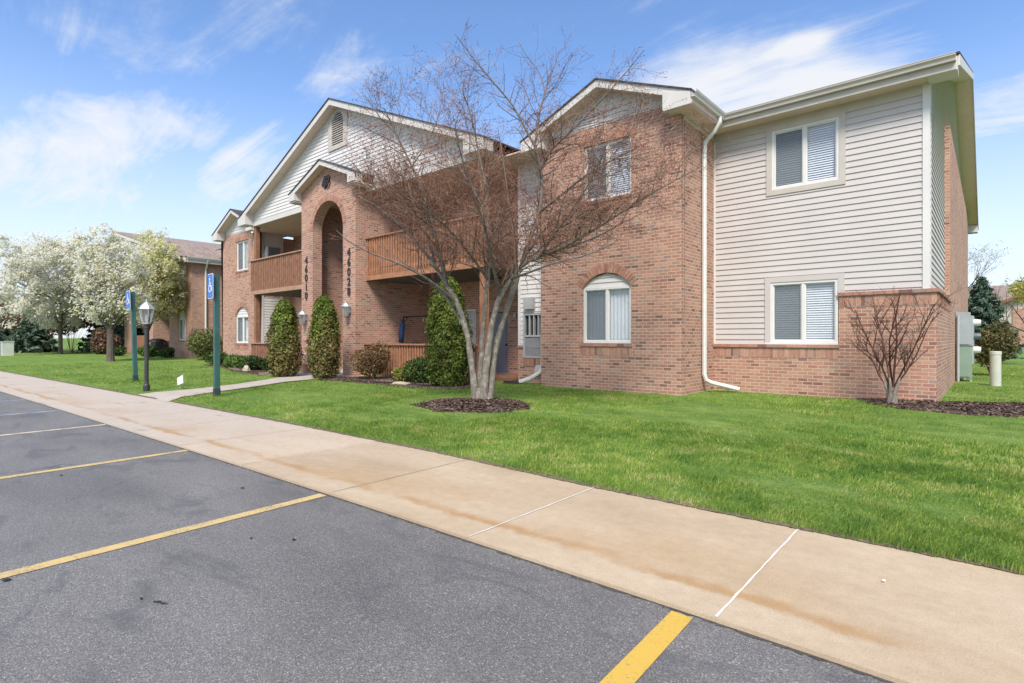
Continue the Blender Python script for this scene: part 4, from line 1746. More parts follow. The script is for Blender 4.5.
# covered grill on its patio
g = empty('covered_grill', (-43.9, 12.4, 0), 'dark covered barbecue grill on the shaded patio of the left building', 'grill')
MB().hexa([(-44.7, 12.1, .05), (-43.1, 12.1, .05), (-43.1, 12.8, .05), (-44.7, 12.8, .05)], [(-44.5, 12.2, 1.0), (-43.4, 12.2, 1.0), (-43.4, 12.7, 1.0), (-44.5, 12.7, 1.0)]).build('cover', 'black_metal', g, bevel=.08)
mb = MB()
mb.lathe((-43.95, 12.45, 1.0), [(.55, 0), (.5, .14), (.3, .24), (0, .28)], 14)
mb.build('lid', 'lamp_black', g)

# ------------------------------------------------------------------ far building on the right
F = empty('far_building', (4, 76, 0), 'distant pale gabled building with brown roof beyond the right corner', 'building')
mb = MB()
mb.box(-22, 30, 78, 92, -.1, 4.6)
mb.box(3.2, 7.5, 73.0, 78, -.1, 4.4)
mb.build('wall', 'tan_wall', F)
mb = MB()
wall(mb, 'x', 72.8, rect(1.6, 9.5, -.1, 4.2), t=.2)
mb.build('brick_wall', 'brick', F)
mb = MB()
for p in ([(-22.5, 77, 4.5), (30, 77, 4.5), (30, 85, 7.4), (-22.5, 85, 7.4)], [(-22.5, 85, 7.4), (30, 85, 7.4), (30, 93, 4.5), (-22.5, 93, 4.5)]):
    mb.face(p)
# cross gable with a pale front
for s in (-1, 1):
    p = [(5.2 + s * 6.4, 72.3, 4.2), (5.2, 72.3, 6.7), (5.2, 84, 6.7), (5.2 + s * 6.4, 79, 4.2)]
    mb.face(p if s < 0 else p[::-1])
mb.build('roof', 'shingle_brown', F)
mb = MB()
mb.prism([(-.7, 72.9, -.1), (11.0, 72.9, -.1), (11.0, 72.9, 4.25), (5.2, 72.9, 6.5), (-.7, 72.9, 4.25)], (0, .2, 0))
mb.build('gable_wall', 'tan_wall', F)
mb = MB()
for s in (-1, 1):
    mb.prism([(5.2 + s * 6.4, 72.25, 4.2), (5.2, 72.25, 6.7), (5.2, 72.25, 6.4), (5.2 + s * 6.4, 72.25, 3.9)], (0, .1, 0))
mb.build('fascia', 'wood', F)

# ------------------------------------------------------------------ utility equipment at the right end
u = empty('utility_cabinet', (-.55, 20.3, 0), 'green steel utility cabinet standing against the brick end wall', 'cabinet')
mb = MB()
mb.hexa([(-.75, 20.2, .16), (-.40, 20.2, .16), (-.40, 20.75, .16), (-.75, 20.75, .16)], [(-.75, 20.2, 1.08), (-.42, 20.2, 1.08), (-.42, 20.75, 1.08), (-.75, 20.75, 1.08)])
mb.build('body', 'cabinet_green', u, bevel=.012)
box('door', 'cabinet_green', u, -.72, -.45, 20.18, 20.2, .2, 1.03, bevel=.006)
mb = MB()
for x in (-.72, -.45):
    mb.box(x, x + .04, 20.22, 20.27, -.05, .16)
    mb.box(x, x + .04, 20.66, 20.71, -.05, .16)
mb.box(-.76, -.39, 20.19, 20.76, 1.08, 1.105)
mb.build('stand', 'galvanised', u)
u = empty('meter_bank', (-.5, 20.6, 1.1), 'grey electric meter cabinet with round meters on the brick end wall', 'meter')
mb = MB()
mb.prism([(-.76, 20.15, 1.12), (-.40, 20.15, 1.12), (-.44, 20.15, 2.03), (-.76, 20.15, 2.05)], (0, .5, 0))
mb.build('cabinet', 'cabinet_grey', u, bevel=.012)
mb = MB()
mb.box(-.76, -.38, 20.75, 21.9, .55, 1.95)
mb.build('meter_panel', 'galvanised', u, bevel=.01)
for (yy, zz) in ((20.95, 1.75), (21.5, 1.75), (20.95, 1.35), (21.5, 1.35), (20.95, .95), (21.5, .95)):
    m_ = MB()
    m_.tube([(-.38, yy, zz), (-.30, yy, zz), (-.22, yy, zz)], [.10, .10, .085], 12)
    m_.build('meter', 'white_metal' if zz in (1.75, .95) else 'cabinet_dark', u)
mb = MB()
mb.tube([(-.70, 20.1, .0), (-.70, 20.1, 1.95)], .03, 8)
mb.tube([(-.60, 21.2, .0), (-.60, 21.2, .6)], .04, 8)
mb.build('conduit', 'grille_grey', u)
mb = MB()
mb.lathe((.09, 18.95, .02), [(.0, 0), (.155, 0), (.155, .03), (.115, .035), (.115, .85), (.125, .852), (.125, .92), (.118, .935), (0, .94)], 24)
tag(mb.build('vent_pipe', 'pipe_pale', loc=(.09, 18.95, .02), smooth=False), 'pale capped pipe standing in the grass beside the meters', 'pipe')
# white cleanout cap in the grass beside it
# ------------------------------------------------------------------ street furniture at the walk
def sign_post(loc, lean, label):
    r = empty('sign_post', (0, 0, 0), label, 'sign', 'accessible parking sign posts')
    mb = MB()
    mb.box(-.052, .052, -.052, .052, .16, 2.60)
    mb.build('post', 'green_sleeve', r, bevel=.012)
    mb = MB()
    mb.box(-.058, .058, -.058, .058, -.05, .17)
    mb.build('base', 'green_base', r, bevel=.012)
    # rounded plate
    w, h, zc = .165, .265, 2.36
    pts = []
    for (cx, cz, a0) in ((w - .03, h - .03, 0), (-w + .03, h - .03, 90), (-w + .03, -h + .03, 180), (w - .03, -h + .03, 270)):
        for k in range(5):
            a = radians(a0 + 22.5 * k)
            pts.append((-.04 + cx + .03 * cos(a), cz + .03 * sin(a)))
    mb = MB()
    mb.prism([(p[0], -.108, zc + p[1]) for p in pts], (0, .006, 0))
    pl = mb.build('sign_plate', 'sign_white', r)
    mb = MB()
    mb.prism([((p[0] + .04) * .93 - .04, -.111, zc + p[1] * .955) for p in pts], (0, .002, 0))
    mb.build('sign_face', 'sign_blue', pl)
    # wheelchair symbol
    y = -.114
    mb = MB()
    c = (-.055, zc - .045)
    R, th = .085, .022
    n = 22
    a0, a1 = radians(110), radians(395)
    for k in range(n):
        a, b = a0 + (a1 - a0) * k / n, a0 + (a1 - a0) * (k + 1) / n
        q = [(c[0] + rr * cos(t), c[1] + rr * sin(t)) for rr, t in ((R, a), (R, b), (R - th, b), (R - th, a))]
        mb.prism([(p[0], y, p[1]) for p in q], (0, .0015, 0))
    def bar(p, q, w):
        p, q = Vector((p[0], 0, p[1])), Vector((q[0], 0, q[1]))
        d = (q - p).normalized()
        s = Vector((-d.z, 0, d.x)) * w / 2
        mb.prism([(v.x, y - .001, v.z) for v in (p - s, q - s, q + s, p + s)], (0, .002, 0))
    bar((-.06, zc + .115), (-.045, zc + .0), .03)
    bar((-.045, zc + .005), (.035, zc + .005), .026)
    bar((.03, zc + .01), (.06, zc - .10), .026)
    bar((.052, zc - .10), (.085, zc - .09), .022)
    bar((-.055, zc + .06), (.02, zc + .06), .018)
    mb.prism([(-.062 + .026 * cos(2 * pi * k / 14), y, zc + .15 + .026 * sin(2 * pi * k / 14)) for k in range(14)], (0, .002, 0))
    mb.build('wheelchair_symbol', 'sign_white', pl)
    for b in (.20, -.20):
        MB().tube([(-.04, -.118, zc + b), (-.04, -.07, zc + b)], .01, 8).build('bolt', 'galvanised', r)
    r.location = loc
    r.rotation_euler = (radians(lean[0]), radians(lean[1]), radians(lean[2]))
    return r


s1 = sign_post((-12.50, 4.66, .05), (0, -.6, -2), 'blue accessible parking sign on a green post beside the entry path')
s2 = sign_post((-18.72, 4.76, .05), (1.0, -2.2, 3), 'leaning blue accessible parking sign post beside the black lamp post')

L = empty('lamp_post', (-14.95, 4.02, .03), 'black lamp post with a clear glass lantern between the two parking signs', 'street lamp')
c0 = (-14.95, 4.02, .03)
mb = MB()
mb.lathe(c0, [(.07, 0), (.07, .16), (.052, .19), (.045, .24), (.042, 1.48), (.055, 1.50), (.055, 1.53), (.035, 1.55), (.035, 1.60)], 14)
mb.build('pole', 'lamp_black', L)
mb = MB()
mb.lathe(c0, [(0, 1.58), (.09, 1.60), (.10, 1.63), (.0, 1.64)], 6)
for k in range(6):
    a = 2 * pi * k / 6
    mb.tube([(c0[0] + .09 * cos(a), c0[1] + .09 * sin(a), c0[2] + 1.62), (c0[0] + .15 * cos(a), c0[1] + .15 * sin(a), c0[2] + 1.94)], .009, 4)
mb.build('lantern_frame', 'galvanised', L)
mb = MB()
mb.lathe(c0, [(.165, 1.94), (.175, 1.955), (.11, 2.04), (.05, 2.10), (.02, 2.12), (.02, 2.17), (0, 2.19)], 6)
mb.build('lantern_cap', 'galvanised', L)
MB().lathe(c0, [(.085, 1.63), (.143, 1.94)], 6).build('lantern_glass', 'lamp_glass', L)
MB().lathe(c0, [(0, 1.64), (.025, 1.66), (.03, 1.78), (0, 1.84)], 8).build('bulb', 'white_vinyl', L)

y = empty('yard_sign', (-14.92, 4.72, .05), 'small white marker sign on a wire stake in the grass near the path', 'sign')
MB().hexa([(-15.05, 4.70, .14), (-14.80, 4.74, .20), (-14.80, 4.75, .20), (-15.05, 4.71, .14)], [(-15.06, 4.70, .32), (-14.82, 4.74, .40), (-14.82, 4.75, .40), (-15.06, 4.71, .32)]).build('panel', 'sign_white', y)
MB().tube([(-14.93, 4.725, .0), (-14.93, 4.725, .3)], .006, 6).build('stake', 'galvanised', y)

# hanging cloth frame on the patio
f_ = empty('swing_frame', (-15.0, 11.8, .1), 'black metal swing frame with dark blue cloth behind the patio railing', 'swing')
mb = MB()
mb.tube([(-16.1 + .75, 11.7, .1), (-15.95 + .75, 11.7, 2.0), (-15.95 + .75, 11.7, 2.02), (-13.5, 11.7, 2.02), (-13.4, 11.7, .1)], .028, 8)
mb.tube([(-15.25, 11.7, 1.75), (-14.98, 11.7, 2.0)], .02, 6)
mb.build('frame', 'black_metal', f_)
mb = MB()
mb.tube([(-15.28, 11.66, 1.15), (-15.25, 11.64, 1.45), (-15.18, 11.64, 1.75), (-15.16, 11.66, 1.88)], [.08, .10, .09, .04], 8)
mb.build('cloth', 'blue_cloth', f_, smooth=True)

# pale stones by the low shrubs, planter at the entry
def stone(x, y, sx, sy, sz, label, seed):
    rg = random.Random(seed)
    mb = MB()
    prof = []
    n = 11
    rings = [(1.0, 0), (1.0, .3), (.82, .65), (.45, .92), (0.02, 1.0)]
    base = 0
    for r_, z_ in rings:
        for i in range(n):
            a = 2 * pi * i / n
            k = 1 + rg.uniform(-.3, .25)
            mb.v.append((x + sx * r_ * k * cos(a), y + sy * r_ * k * sin(a), .03 + sz * z_))
    for k in range(len(rings) - 1):
        for i in range(n):
            j = (i + 1) % n
            mb.f.append((k * n + i, k * n + j, (k + 1) * n + j, (k + 1) * n + i))
            mb.uv += [(0, 0)] * 4
    tag(mb.build('garden_stone', 'pale_stone', loc=(x, y, .03)), label, 'stone')


stone(-20.7, 8.75, .15, .13, .27, 'tall pale garden stone beside the low green shrubs', 1)
stone(-19.3, 9.0, .2, .13, .12, 'low tan garden stone next to the dark round shrub', 2)
stone(-11.75, 8.95, .35, .22, .12, 'flat grey-tan stone in the mulch beside the tall green arborvitae', 4)
p_ = empty('flower_pot', (-18.3, 9.75, .09), 'small clay pot of pink flowers at the foot of the left entry pier', 'plant pot')
MB().lathe((-18.3, 9.75, .09), [(0, 0), (.13, 0), (.17, .26), (.19, .27), (.19, .31), (.16, .31), (.15, .27), (0, .27)], 16).build('pot', 'terracotta', p_)
q = RNG.normal(size=(160, 3)) * np.array([.11, .11, .10]) + np.array([-18.3, 9.75, .62])
leaves('flowers', 'flower_pink', q, .04, p_)

# debris on the asphalt
mb = MB()
mb.tube([(-3.09, .86, .008), (-3.06, .88, .010), (-3.04, .882, .009), (-3.02, .90, .007)], [.003, .0055, .0045, .002], 6)
mb.tube([(-3.17, .83, .008), (-3.19, .835, .006)], [.006, .002], 5)
tag(mb.build('twig', 'black_plastic', loc=(-3.07, .87, .01)), 'short dark twig lying on the asphalt between two yellow lines', 'twig')
for (x, y_, s, lab) in [(-4.86, 2.02, .022, 'dark leaf scrap on asphalt near the sidewalk, by the second yellow line'), (-3.37, 1.72, .02, 'dark crumb on asphalt close to the nearest worn yellow line'),
                        (-3.6, 1.55, .014, 'tiny dark crumb on asphalt beside the nearest worn yellow line'), (-6.6, 1.08, .02, 'dark leaf scrap on asphalt just before the third stall line'), (-3.96, .42, .03, 'thin dark leaf on asphalt at the left edge of the photo')]:
    mb = MB()
    k = 7
    s *= .7
    P = [(x + s * random.uniform(.6, 1.2) * cos(2 * pi * i / k), y_ + s * random.uniform(.5, 1.1) * sin(2 * pi * i / k), .006) for i in range(k)]
    mb.prism(P, (0, 0, s * .2))
    tag(mb.build('leaf_scrap', 'black_plastic', loc=(x, y_, .006)), lab, 'leaf')
mb = MB()
mb.prism([(-.42 + .008 * cos(i), 3.42 + .007 * sin(i), .036) for i in range(6)], (0, 0, .005))
tag(mb.build('pebble', 'sign_white', loc=(-.42, 3.42, .036)), 'tiny white pebble on the tan sidewalk slab', 'pebble')


# ------------------------------------------------------------------ mulch beds
def mulch(name, poly, label, n, h=.03, hill=0.0):
    xs = np.array([p[0] for p in poly])
    ys = np.array([p[1] for p in poly])
    cx, cy = xs.mean(), ys.mean()
    mb = MB()
    rings = [1.0, .85, .6, .3]
    z = lambda r: LZ + .008 + h * min(1, (1 - r) * 5) + hill * (1 - r)
    m = len(poly)
    for a, b in zip(rings[:-1], rings[1:]):
        for i in range(m):
            j = (i + 1) % m
            P = lambda k, r: (cx + (xs[k] - cx) * r, cy + (ys[k] - cy) * r, z(r))
            mb.face([P(i, a), P(j, a), P(j, b), P(i, b)])
    mb.face([(cx + (xs[k] - cx) * .3, cy + (ys[k] - cy) * .3, z(.3)) for k in range(m)])
    # scattered chips
    cnt = 0
    while cnt < n:
        i = random.randrange(m)
        j = (i + 1) % m
        r = sqrt(random.random()) * 1.03
        t = random.random()
        px = cx + ((xs[i] * (1 - t) + xs[j] * t) - cx) * r
        py = cy + ((ys[i] * (1 - t) + ys[j] * t) - cy) * r
        l, w = random.uniform(.015, .045), random.uniform(.006, .014)
        a, tl = random.uniform(0, pi), random.uniform(-.5, .5)
        d = Vector((cos(a), sin(a), tl)).normalized()
        s = Vector((-sin(a), cos(a), random.uniform(-.5, .5))).normalized()
        c = Vector((px, py, z(min(1, r)) + random.uniform(.004, .02)))
        mb.face([c - d * l - s * w, c + d * l - s * w, c + d * l + s * w, c - d * l + s * w])
        cnt += 1
    tag(mb.build(name, 'mulch'), label, kind='stuff')


def blob(cx, cy, rx, ry, n=26, wob=.12):
    return [(cx + rx * (1 + random.uniform(-wob, wob)) * cos(2 * pi * i / n), cy + ry * (1 + random.uniform(-wob, wob)) * sin(2 * pi * i / n)) for i in range(n)]


mulch('mulch_ring', blob(-7.14, 7.1, 1.1, 1.0), 'dark bark mulch ring round the bare multi-stem tree', 2600, hill=.07)
MBED = [(-2.05, 13.04), (-1.85, 12.45), (-1.5, 12.0), (-.95, 11.66), (-.3, 11.45), (.2, 11.6), (.8, 12.0), (1.8, 12.6), (3.0, 13.4), (2.6, 15.2), (1.4, 15.0), (.5, 14.1), (-.1, 13.65), (-.55, 13.5), (-.75, 13.2)]
mulch('mulch_bed', MBED, 'dark bark mulch bed round the building corner under the bare shrub', 3800)
FBED = [(-14.9, 8.35), (-14.0, 8.55), (-12.8, 8.6), (-11.5, 8.65), (-10.4, 8.75), (-9.7, 9.3), (-9.6, 10.1), (-10.6, 10.35), (-12, 10.3), (-14, 10.25), (-15.4, 9.95), (-15.6, 9.0)]
mulch('mulch_bed', FBED, 'mulch bed along the patio railing under the brown bush', 1500)
mulch('mulch_bed', [(-28, 9.7), (-24, 9.2), (-21, 8.4), (-18.6, 8.2), (-17.9, 8.0), (-17.6, 8.7), (-18.2, 9.6), (-19.2, 9.9), (-22, 10.3), (-25.5, 10.9), (-28, 11.2)], 'mulch bed in front of the left wing with low shrubs', 900)


# ------------------------------------------------------------------ plants
def crown_pts(n, c, rad, fill=.45, bumps=9, amp=.22, seed=1, flat=1.0, hollow=0.0):
    """points through a lumpy ellipsoid volume, denser near its surface; returns points and outward directions"""
    rg = np.random.default_rng(seed)
    d = rg.normal(size=(n, 3))
    d /= np.linalg.norm(d, axis=1, keepdims=True)
    bd = rg.normal(size=(bumps, 3))
    bd /= np.linalg.norm(bd, axis=1, keepdims=True)
    lob = np.max(np.clip(d @ bd.T, 0, 1) ** 6, axis=1)
    r = (1 - amp + amp * 1.6 * lob) * (hollow + (1 - hollow) * rg.random(n) ** fill)
    r *= 1 + rg.normal(size=n) * .04
    P = d * r[:, None] * np.array(rad) + np.array(c)
    return P, d


def column_shrub(name, x, y, h, r, mats, n, label, group, seed, top=.55):
    o = empty(name, (x, y, LZ), label, 'shrub', group)
    rg = np.random.default_rng(seed)
    z = rg.random(n) ** .92
    prof = np.interp(z, [0, .06, .25, .55, .8, .93, 1.0], [.64, .84, 1.0, .92, .70, .48, .13])
    a = rg.random(n) * 2 * pi
    lump = 1 + .10 * np.sin(a * 3 + z * 9 + seed) + .08 * np.sin(a * 5 - z * 14) + .06 * np.sin(a * 9 + z * 30)
    rr = prof * lump * r * (.55 + .45 * rg.random(n) ** .35) * (1 + rg.normal(size=n) * .075)
    P = np.stack([x + rr * np.cos(a), y + rr * np.sin(a), LZ + .04 + z * h], 1)
    out = np.stack([np.cos(a), np.sin(a), np.full(n, .75)], 1)
    if len(mats) == 1:
        leaves('foliage', mats[0], P, .033, o, asp=1.35, out=out, outw=.5)
    else:
        # browned foliage low down on the plant, green above, mingled in between
        low = (z + .28 * np.sin(a * 2 + seed) * .5 + rg.normal(size=n) * .12) < mats[2]
        leaves('foliage', mats[0], P[~low], .033, o, asp=1.35, out=out[~low], outw=.5)
        leaves('browned_foliage', mats[1], P[low], .033, o, asp=1.35, out=out[low], outw=.5)
    mb = MB()
    mb.tube([(x, y, 0), (x + .02, y, h * .5), (x, y, h * .9)], [.06, .045, .01], 7)
    for k in range(10):
        aa, zz = random.uniform(0, 2 * pi), random.uniform(.1, .6) * h
        mb.tube([(x, y, zz), (x + .5 * r * cos(aa), y + .5 * r * sin(aa), zz + .18), (x + .8 * r * cos(aa), y + .8 * r * sin(aa), zz + .42)], [.02, .012, .005], 5)
    mb.build('stem', 'bark_dark', o)
    return o


ARB = 'columnar evergreens along the front'
column_shrub('arborvitae', -17.12, 8.42, 2.45, .49, ('arbor_green', 'arbor_brown', .55), 9500, 'tall evergreen column left of the arch, partly browned, beside the slatted railing', ARB, 3)
column_shrub('arborvitae', -15.42, 8.85, 2.52, .47, ('arbor_green', 'arbor_brown', .48), 9500, 'evergreen column in front of the right entry pier, brown in its lower half', ARB, 5)
column_shrub('arborvitae', -10.55, 9.55, 2.78, .56, ('arbor_green',), 12500, 'fresh green tall evergreen column behind the bare tree', ARB, 8)


def bush(name, x, y, rx, ry, h, mats, n, label, group=None, seed=1, size=.04, zc=.5, twigs=18, outw=.3, fill=.4, bark='twig'):
    o = empty(name, (x, y, LZ), label, 'bush', group)
    P, d = crown_pts(n, (x, y, LZ + h * zc), (rx, ry, h * (1 - zc) + .02), fill, 10, .25, seed)
    keep = P[:, 2] > LZ + .02
    P, d = P[keep], d[keep]
    k = np.random.default_rng(seed + 50).random(len(P))
    lo = 0
    for i, (m, w) in enumerate(mats):
        s = (k >= lo) & (k < lo + w)
        tag(leaves('foliage' if i == 0 else 'tips', m, P[s], size, o, asp=1.15, out=d[s], outw=outw), kind='stuff')
        lo += w
    mb = MB()
    rg = random.Random(seed)
    for i in range(twigs):
        a = rg.uniform(0, 2 * pi)
        rr = rg.uniform(.2, .95)
        zz = rg.uniform(.5, 1.0) * h
        mb.tube([(x + .06 * cos(a), y + .06 * sin(a), 0), (x + .45 * rr * rx * cos(a), y + .45 * rr * ry * sin(a), zz * .5), (x + rr * rx * cos(a) * .9, y + rr * ry * sin(a) * .9, zz * (1.05 - .25 * rr))], [.014, .009, .003], 4)
    mb.build('twigs', bark, o)
    return o


bush('brown_bush', -14.0, 9.6, .66, .62, 1.12, [('shrub_brown', .86), ('shrub_olive', .14)], 4200, 'rounded bush with rusty brown leaves in front of the patio railing', seed=4, size=.032)
bush('low_bush', -11.75, 9.7, .55, .5, .78, [('shrub_green', .6), ('shrub_dark', .4)], 3000, 'low green bush tucked against the tall fresh green evergreen', seed=5, size=.034)
bush('low_bush', -12.35, 9.45, .36, .3, .42, [('yellow_leaf', .45), ('shrub_green', .55)], 900, 'small yellow-green plant beside the brown bush', seed=6, size=.035)
LOWG = 'low shrubs in front of the left wing'
bush('low_shrub', -23.6, 9.55, .85, .55, .55, [('shrub_green', 1.0)], 2600, 'bright green low spreading shrub under the left wing window', LOWG, 7, .045)
bush('low_shrub', -21.1, 9.25, .55, .5, .58, [('shrub_dark', .8), ('shrub_green', .2)], 2200, 'dark low shrub behind the tall pale stone', LOWG, 8, .04)
bush('low_shrub', -19.75, 9.35, .48, .45, .60, [('shrub_dark', .85), ('shrub_green', .15)], 2000, 'dark rounded shrub right before the slatted lower railing', LOWG, 9, .04)
bush('low_shrub', -26.3, 9.9, .75, .55, .6, [('shrub_green', .5), ('shrub_dark', .5)], 2000, 'green low shrub at the left corner of the wing, beside the sign post', LOWG, 10, .045)
bush('round_bush', -33.6, 11.9, 1.05, .95, 1.75, [('shrub_olive', .55), ('shrub_green', .45)], 4200, 'olive round bush between the two brick buildings', seed=12, size=.055)
bush('small_bush', -42.6, 11.4, .6, .5, .75, [('shrub_green', 1.0)], 1200, 'small green bush under the left building, left of its arched window', 'small bushes under the left building', 13, .06)
bush('small_bush', -41.2, 11.3, .65, .5, .75, [('shrub_green', .7), ('shrub_dark', .3)], 1200, 'small green bush just below the arched window of the left building', 'small bushes under the left building', 14, .06)
bush('small_bush', -39.0, 11.6, .7, .5, .65, [('shrub_dark', .6), ('shrub_green', .4)], 1200, 'small dark bush at the right corner of the left building', 'small bushes under the left building', 15, .06)
bush('small_bush', -46.0, 10.6, .9, .6, .7, [('shrub_dark', .8), ('shrub_green', .2)], 1200, 'dark hedge-like bush right of the forked white flowering tree', 'small bushes under the left building', 16, .06)
bush('dark_bush', -51.5, 11.0, 1.15, 1.0, 2.0, [('shrub_rust', .75), ('shrub_dark', .25)], 3600, 'dense maroon round bush left of the far brick building', seed=17, size=.08)
RUST = 'rust coloured shrubs at the far left'
bush('rust_shrub', -66, 9.5, 4.2, 3, 5.4, [('shrub_rust', .8), ('shrub_olive', .2)], 4200, 'broad rust brown shrub under the white blossom, behind the spruces', RUST, 18, .16, .62)
bush('rust_shrub', -76, 8.2, 4.5, 3, 5.2, [('shrub_rust', 1.0)], 4200, 'rust brown shrub at the left edge of the photo', RUST, 19, .16, .6)
bush('rust_shrub', -60, 10.5, 2.6, 2.2, 4.2, [('shrub_rust', .7), ('shrub_olive', .3)], 3000, 'reddish leaved shrub above the forked thin trunks at far left', RUST, 20, .13, .72)
bush('hedge_bush', .05, 24.2, .62, .7, 1.78, [('shrub_olive', .85), ('shrub_dark', .15)], 6500, 'olive brown clipped bush behind the pale pipe and meters', seed=21, size=.04, zc=.58, twigs=50)


def conifer(name, x, y, h, r, n, label, group, seed):
    o = empty(name, (x, y, LZ), label, 'conifer', group)
    rg = np.random.default_rng(seed)
    nb = int(34 + h * 9)
    mb = MB()
    mb.tube([(x, y, 0), (x, y, h * .5), (x, y, h * .99)], [r * .06, r * .04, .01], 7)
    Ps, Os = [], []
    per = max(20, n // nb)
    for i in range(nb):
        t = (i + .5) / nb
        z = h * (.05 + .93 * t)
        L = r * (1 - t) ** .85 * rg.uniform(.8, 1.1) + .06
        a = i * 2.399 + rg.uniform(-.3, .3)
        d = np.array([cos(a), sin(a), 0])
        q = rg.random(per) ** .7
        side = np.array([-sin(a), cos(a), 0])
        w = (rg.random(per) * 2 - 1) * .30 * L * (1.05 - q)
        dz = -.22 * L * q + .14 * L * q ** 2.5 - rg.random(per) * .12 * L
        P = np.array([x, y, z]) + d * (q * L)[:, None] + side * w[:, None]
        P[:, 2] += dz
        Ps.append(P)
        Os.append(np.repeat([d * .8 + np.array([0, 0, .6])], per, 0))
        mb.tube([(x, y, z), tuple(np.array([x, y, z]) + d * L * .5 + np.array([0, 0, -.1 * L])), tuple(np.array([x, y, z]) + d * L * .9 + np.array([0, 0, -.14 * L]))], [.025, .015, .005], 4)
    mb.build('trunk', 'bark_dark', o)
    leaves('crown', 'spruce', np.concatenate(Ps), max(.05, r * .055), o, asp=1.6, out=np.concatenate(Os), outw=.35)
    return o


CON = 'spruces at the far left'
conifer('spruce_tree', -.45, 46, 5.2, 2.3, 9000, 'blue green spruce beyond the right end wall', None, 31)
conifer('spruce_tree', -70, 7.0, 3.2, 3.0, 5200, 'low spreading blue green spruce beside the pale utility boxes', CON, 32)
conifer('spruce_tree', -62, 8.0, 3.0, 2.7, 4600, 'low spreading spruce left of the forked thin trunks', CON, 33)
conifer('spruce_tree', -60, 13.2, 4.0, 2.6, 4600, 'dark spruce right of the forked thin trunks', CON, 34)
conifer('spruce_tree', -84, 7.2, 9.0, 3.6, 5200, 'tall dark spruce at the left edge of the photo', CON, 35)
conifer('spruce_tree', -56, 13.6, 3.6, 2.4, 4200, 'dark spruce beside the maroon round bush', CON, 36)
UB = 'pale utility boxes on the far lawn'
for (x, y_, h, lab) in ((-53.6, 5.2, .95, 'pale utility box at the left edge of the photo'), (-52.3, 5.6, 1.0, 'pale utility box beside the low spruce, right one of two')):
    o = empty('utility_box', (x, y_, LZ), lab, 'utility box', UB)
    box('body', 'cabinet_grey' if x < -53 else 'pipe_pale', o, x - .36, x + .36, y_ - .3, y_ + .3, 0, h, bevel=.03)
    box('lid', 'pipe_pale', o, x - .39, x + .39, y_ - .33, y_ + .33, h, h + .06, bevel=.02)


# ------------------------------------------------------------------ flowering pears
def branch_tree(mb, base, stems, rnd, levels, env, rad0, tips):
    """recursive limbs inside an ellipsoid; collects tip points"""
    def grow(p, d, L, r, lev):
        n = 4
        pts = [p]
        rr = [r]
        for i in range(n):
            d = (d + Vector((rnd.uniform(-1, 1), rnd.uniform(-1, 1), rnd.uniform(-.6, .9))) * .20).normalized()
            p = p + d * (L / n)
            pts.append(p)
            rr.append(r * (1 - .62 * (i + 1) / n))
        mb.tube(pts, rr, 7 if lev < 2 else 4, cap=False)
        if lev >= levels:
            tips.extend(pts[1:])
            return
        for i in range(4 if lev < 2 else 3):
            k = rnd.randint(2, n)
            q = pts[k]
            a = rnd.uniform(0, 2 * pi)
            nd = (d * .75 + Vector((cos(a), sin(a), rnd.uniform(-.1, .7))) * .75).normalized()
            t = ((q - env[0]).x / env[1][0]) ** 2 + ((q - env[0]).y / env[1][1]) ** 2 + ((q - env[0]).z / env[1][2]) ** 2
            if t > 1.0:
                continue
            grow(q, nd, L * rnd.uniform(.55, .78), rr[k] * .7, lev + 1)
    for (d, L) in stems:
        grow(Vector(base), Vector(d).normalized(), L, rad0, 0)


def pear(x, y, trunk_h, trunk_r, c, rad, nblos, nleaf, label, seed, fork=5, bsize=.075):
    o = empty('pear_tree', (x, y, LZ), label, 'tree', 'white flowering trees on the far lawn')
    rnd = random.Random(seed)
    mb = MB()
    mb.tube([(x, y, -.05), (x + .03, y, .25), (x + .02, y, trunk_h * .6), (x, y, trunk_h + .1)], [trunk_r * 1.5, trunk_r * 1.1, trunk_r, trunk_r * .95], 10)
    tips = []
    stems = []
    for i in range(fork):
        a = 2 * pi * i / fork + rnd.uniform(-.4, .4)
        stems.append(((cos(a) * .62 + (c[0] - x) * .1, sin(a) * .62 + (c[1] - y) * .1, 1.0), rad[2] * rnd.uniform(.8, 1.05)))
    branch_tree(mb, (x, y, trunk_h), stems, rnd, 3, (Vector(c), rad), trunk_r * .55, tips)
    mb.build('trunk', 'bark_dark', o)
    P, d = crown_pts(nblos, c, rad, .42, 26, .34, seed)
    # gather the blossom into clumps with gaps
    rg = np.random.default_rng(seed)
    K = 430
    cen, _ = crown_pts(K, c, rad, .27, 16, .42, seed + 1)
    idx = rg.integers(0, K, nblos)
    sig = .085 * (rad[0] + rad[2])
    Q = cen[idx] + rg.normal(size=(nblos, 3)) * sig * .32 * (.6 + .8 * rg.random(K))[idx][:, None]
    use = rg.random(nblos) < .93
    Q[~use] = P[~use]
    Q = Q[Q[:, 2] > c[2] - rad[2] * .98]
    leaves('blossom', 'blossom', Q, bsize, o, out=np.tile(np.array([.4, -.6, .7]), (len(Q), 1)), outw=.62)
    idx = rg.integers(0, K, nleaf)
    Q = cen[idx] + rg.normal(size=(nleaf, 3)) * sig * .42
    Q = Q[Q[:, 2] > c[2] - rad[2] * 1.0]
    leaves('young_leaves', 'young_leaf', Q, bsize * .85, o, asp=1.2, out=np.tile(np.array([.4, -.6, .7]), (len(Q), 1)), outw=.62)
    return o


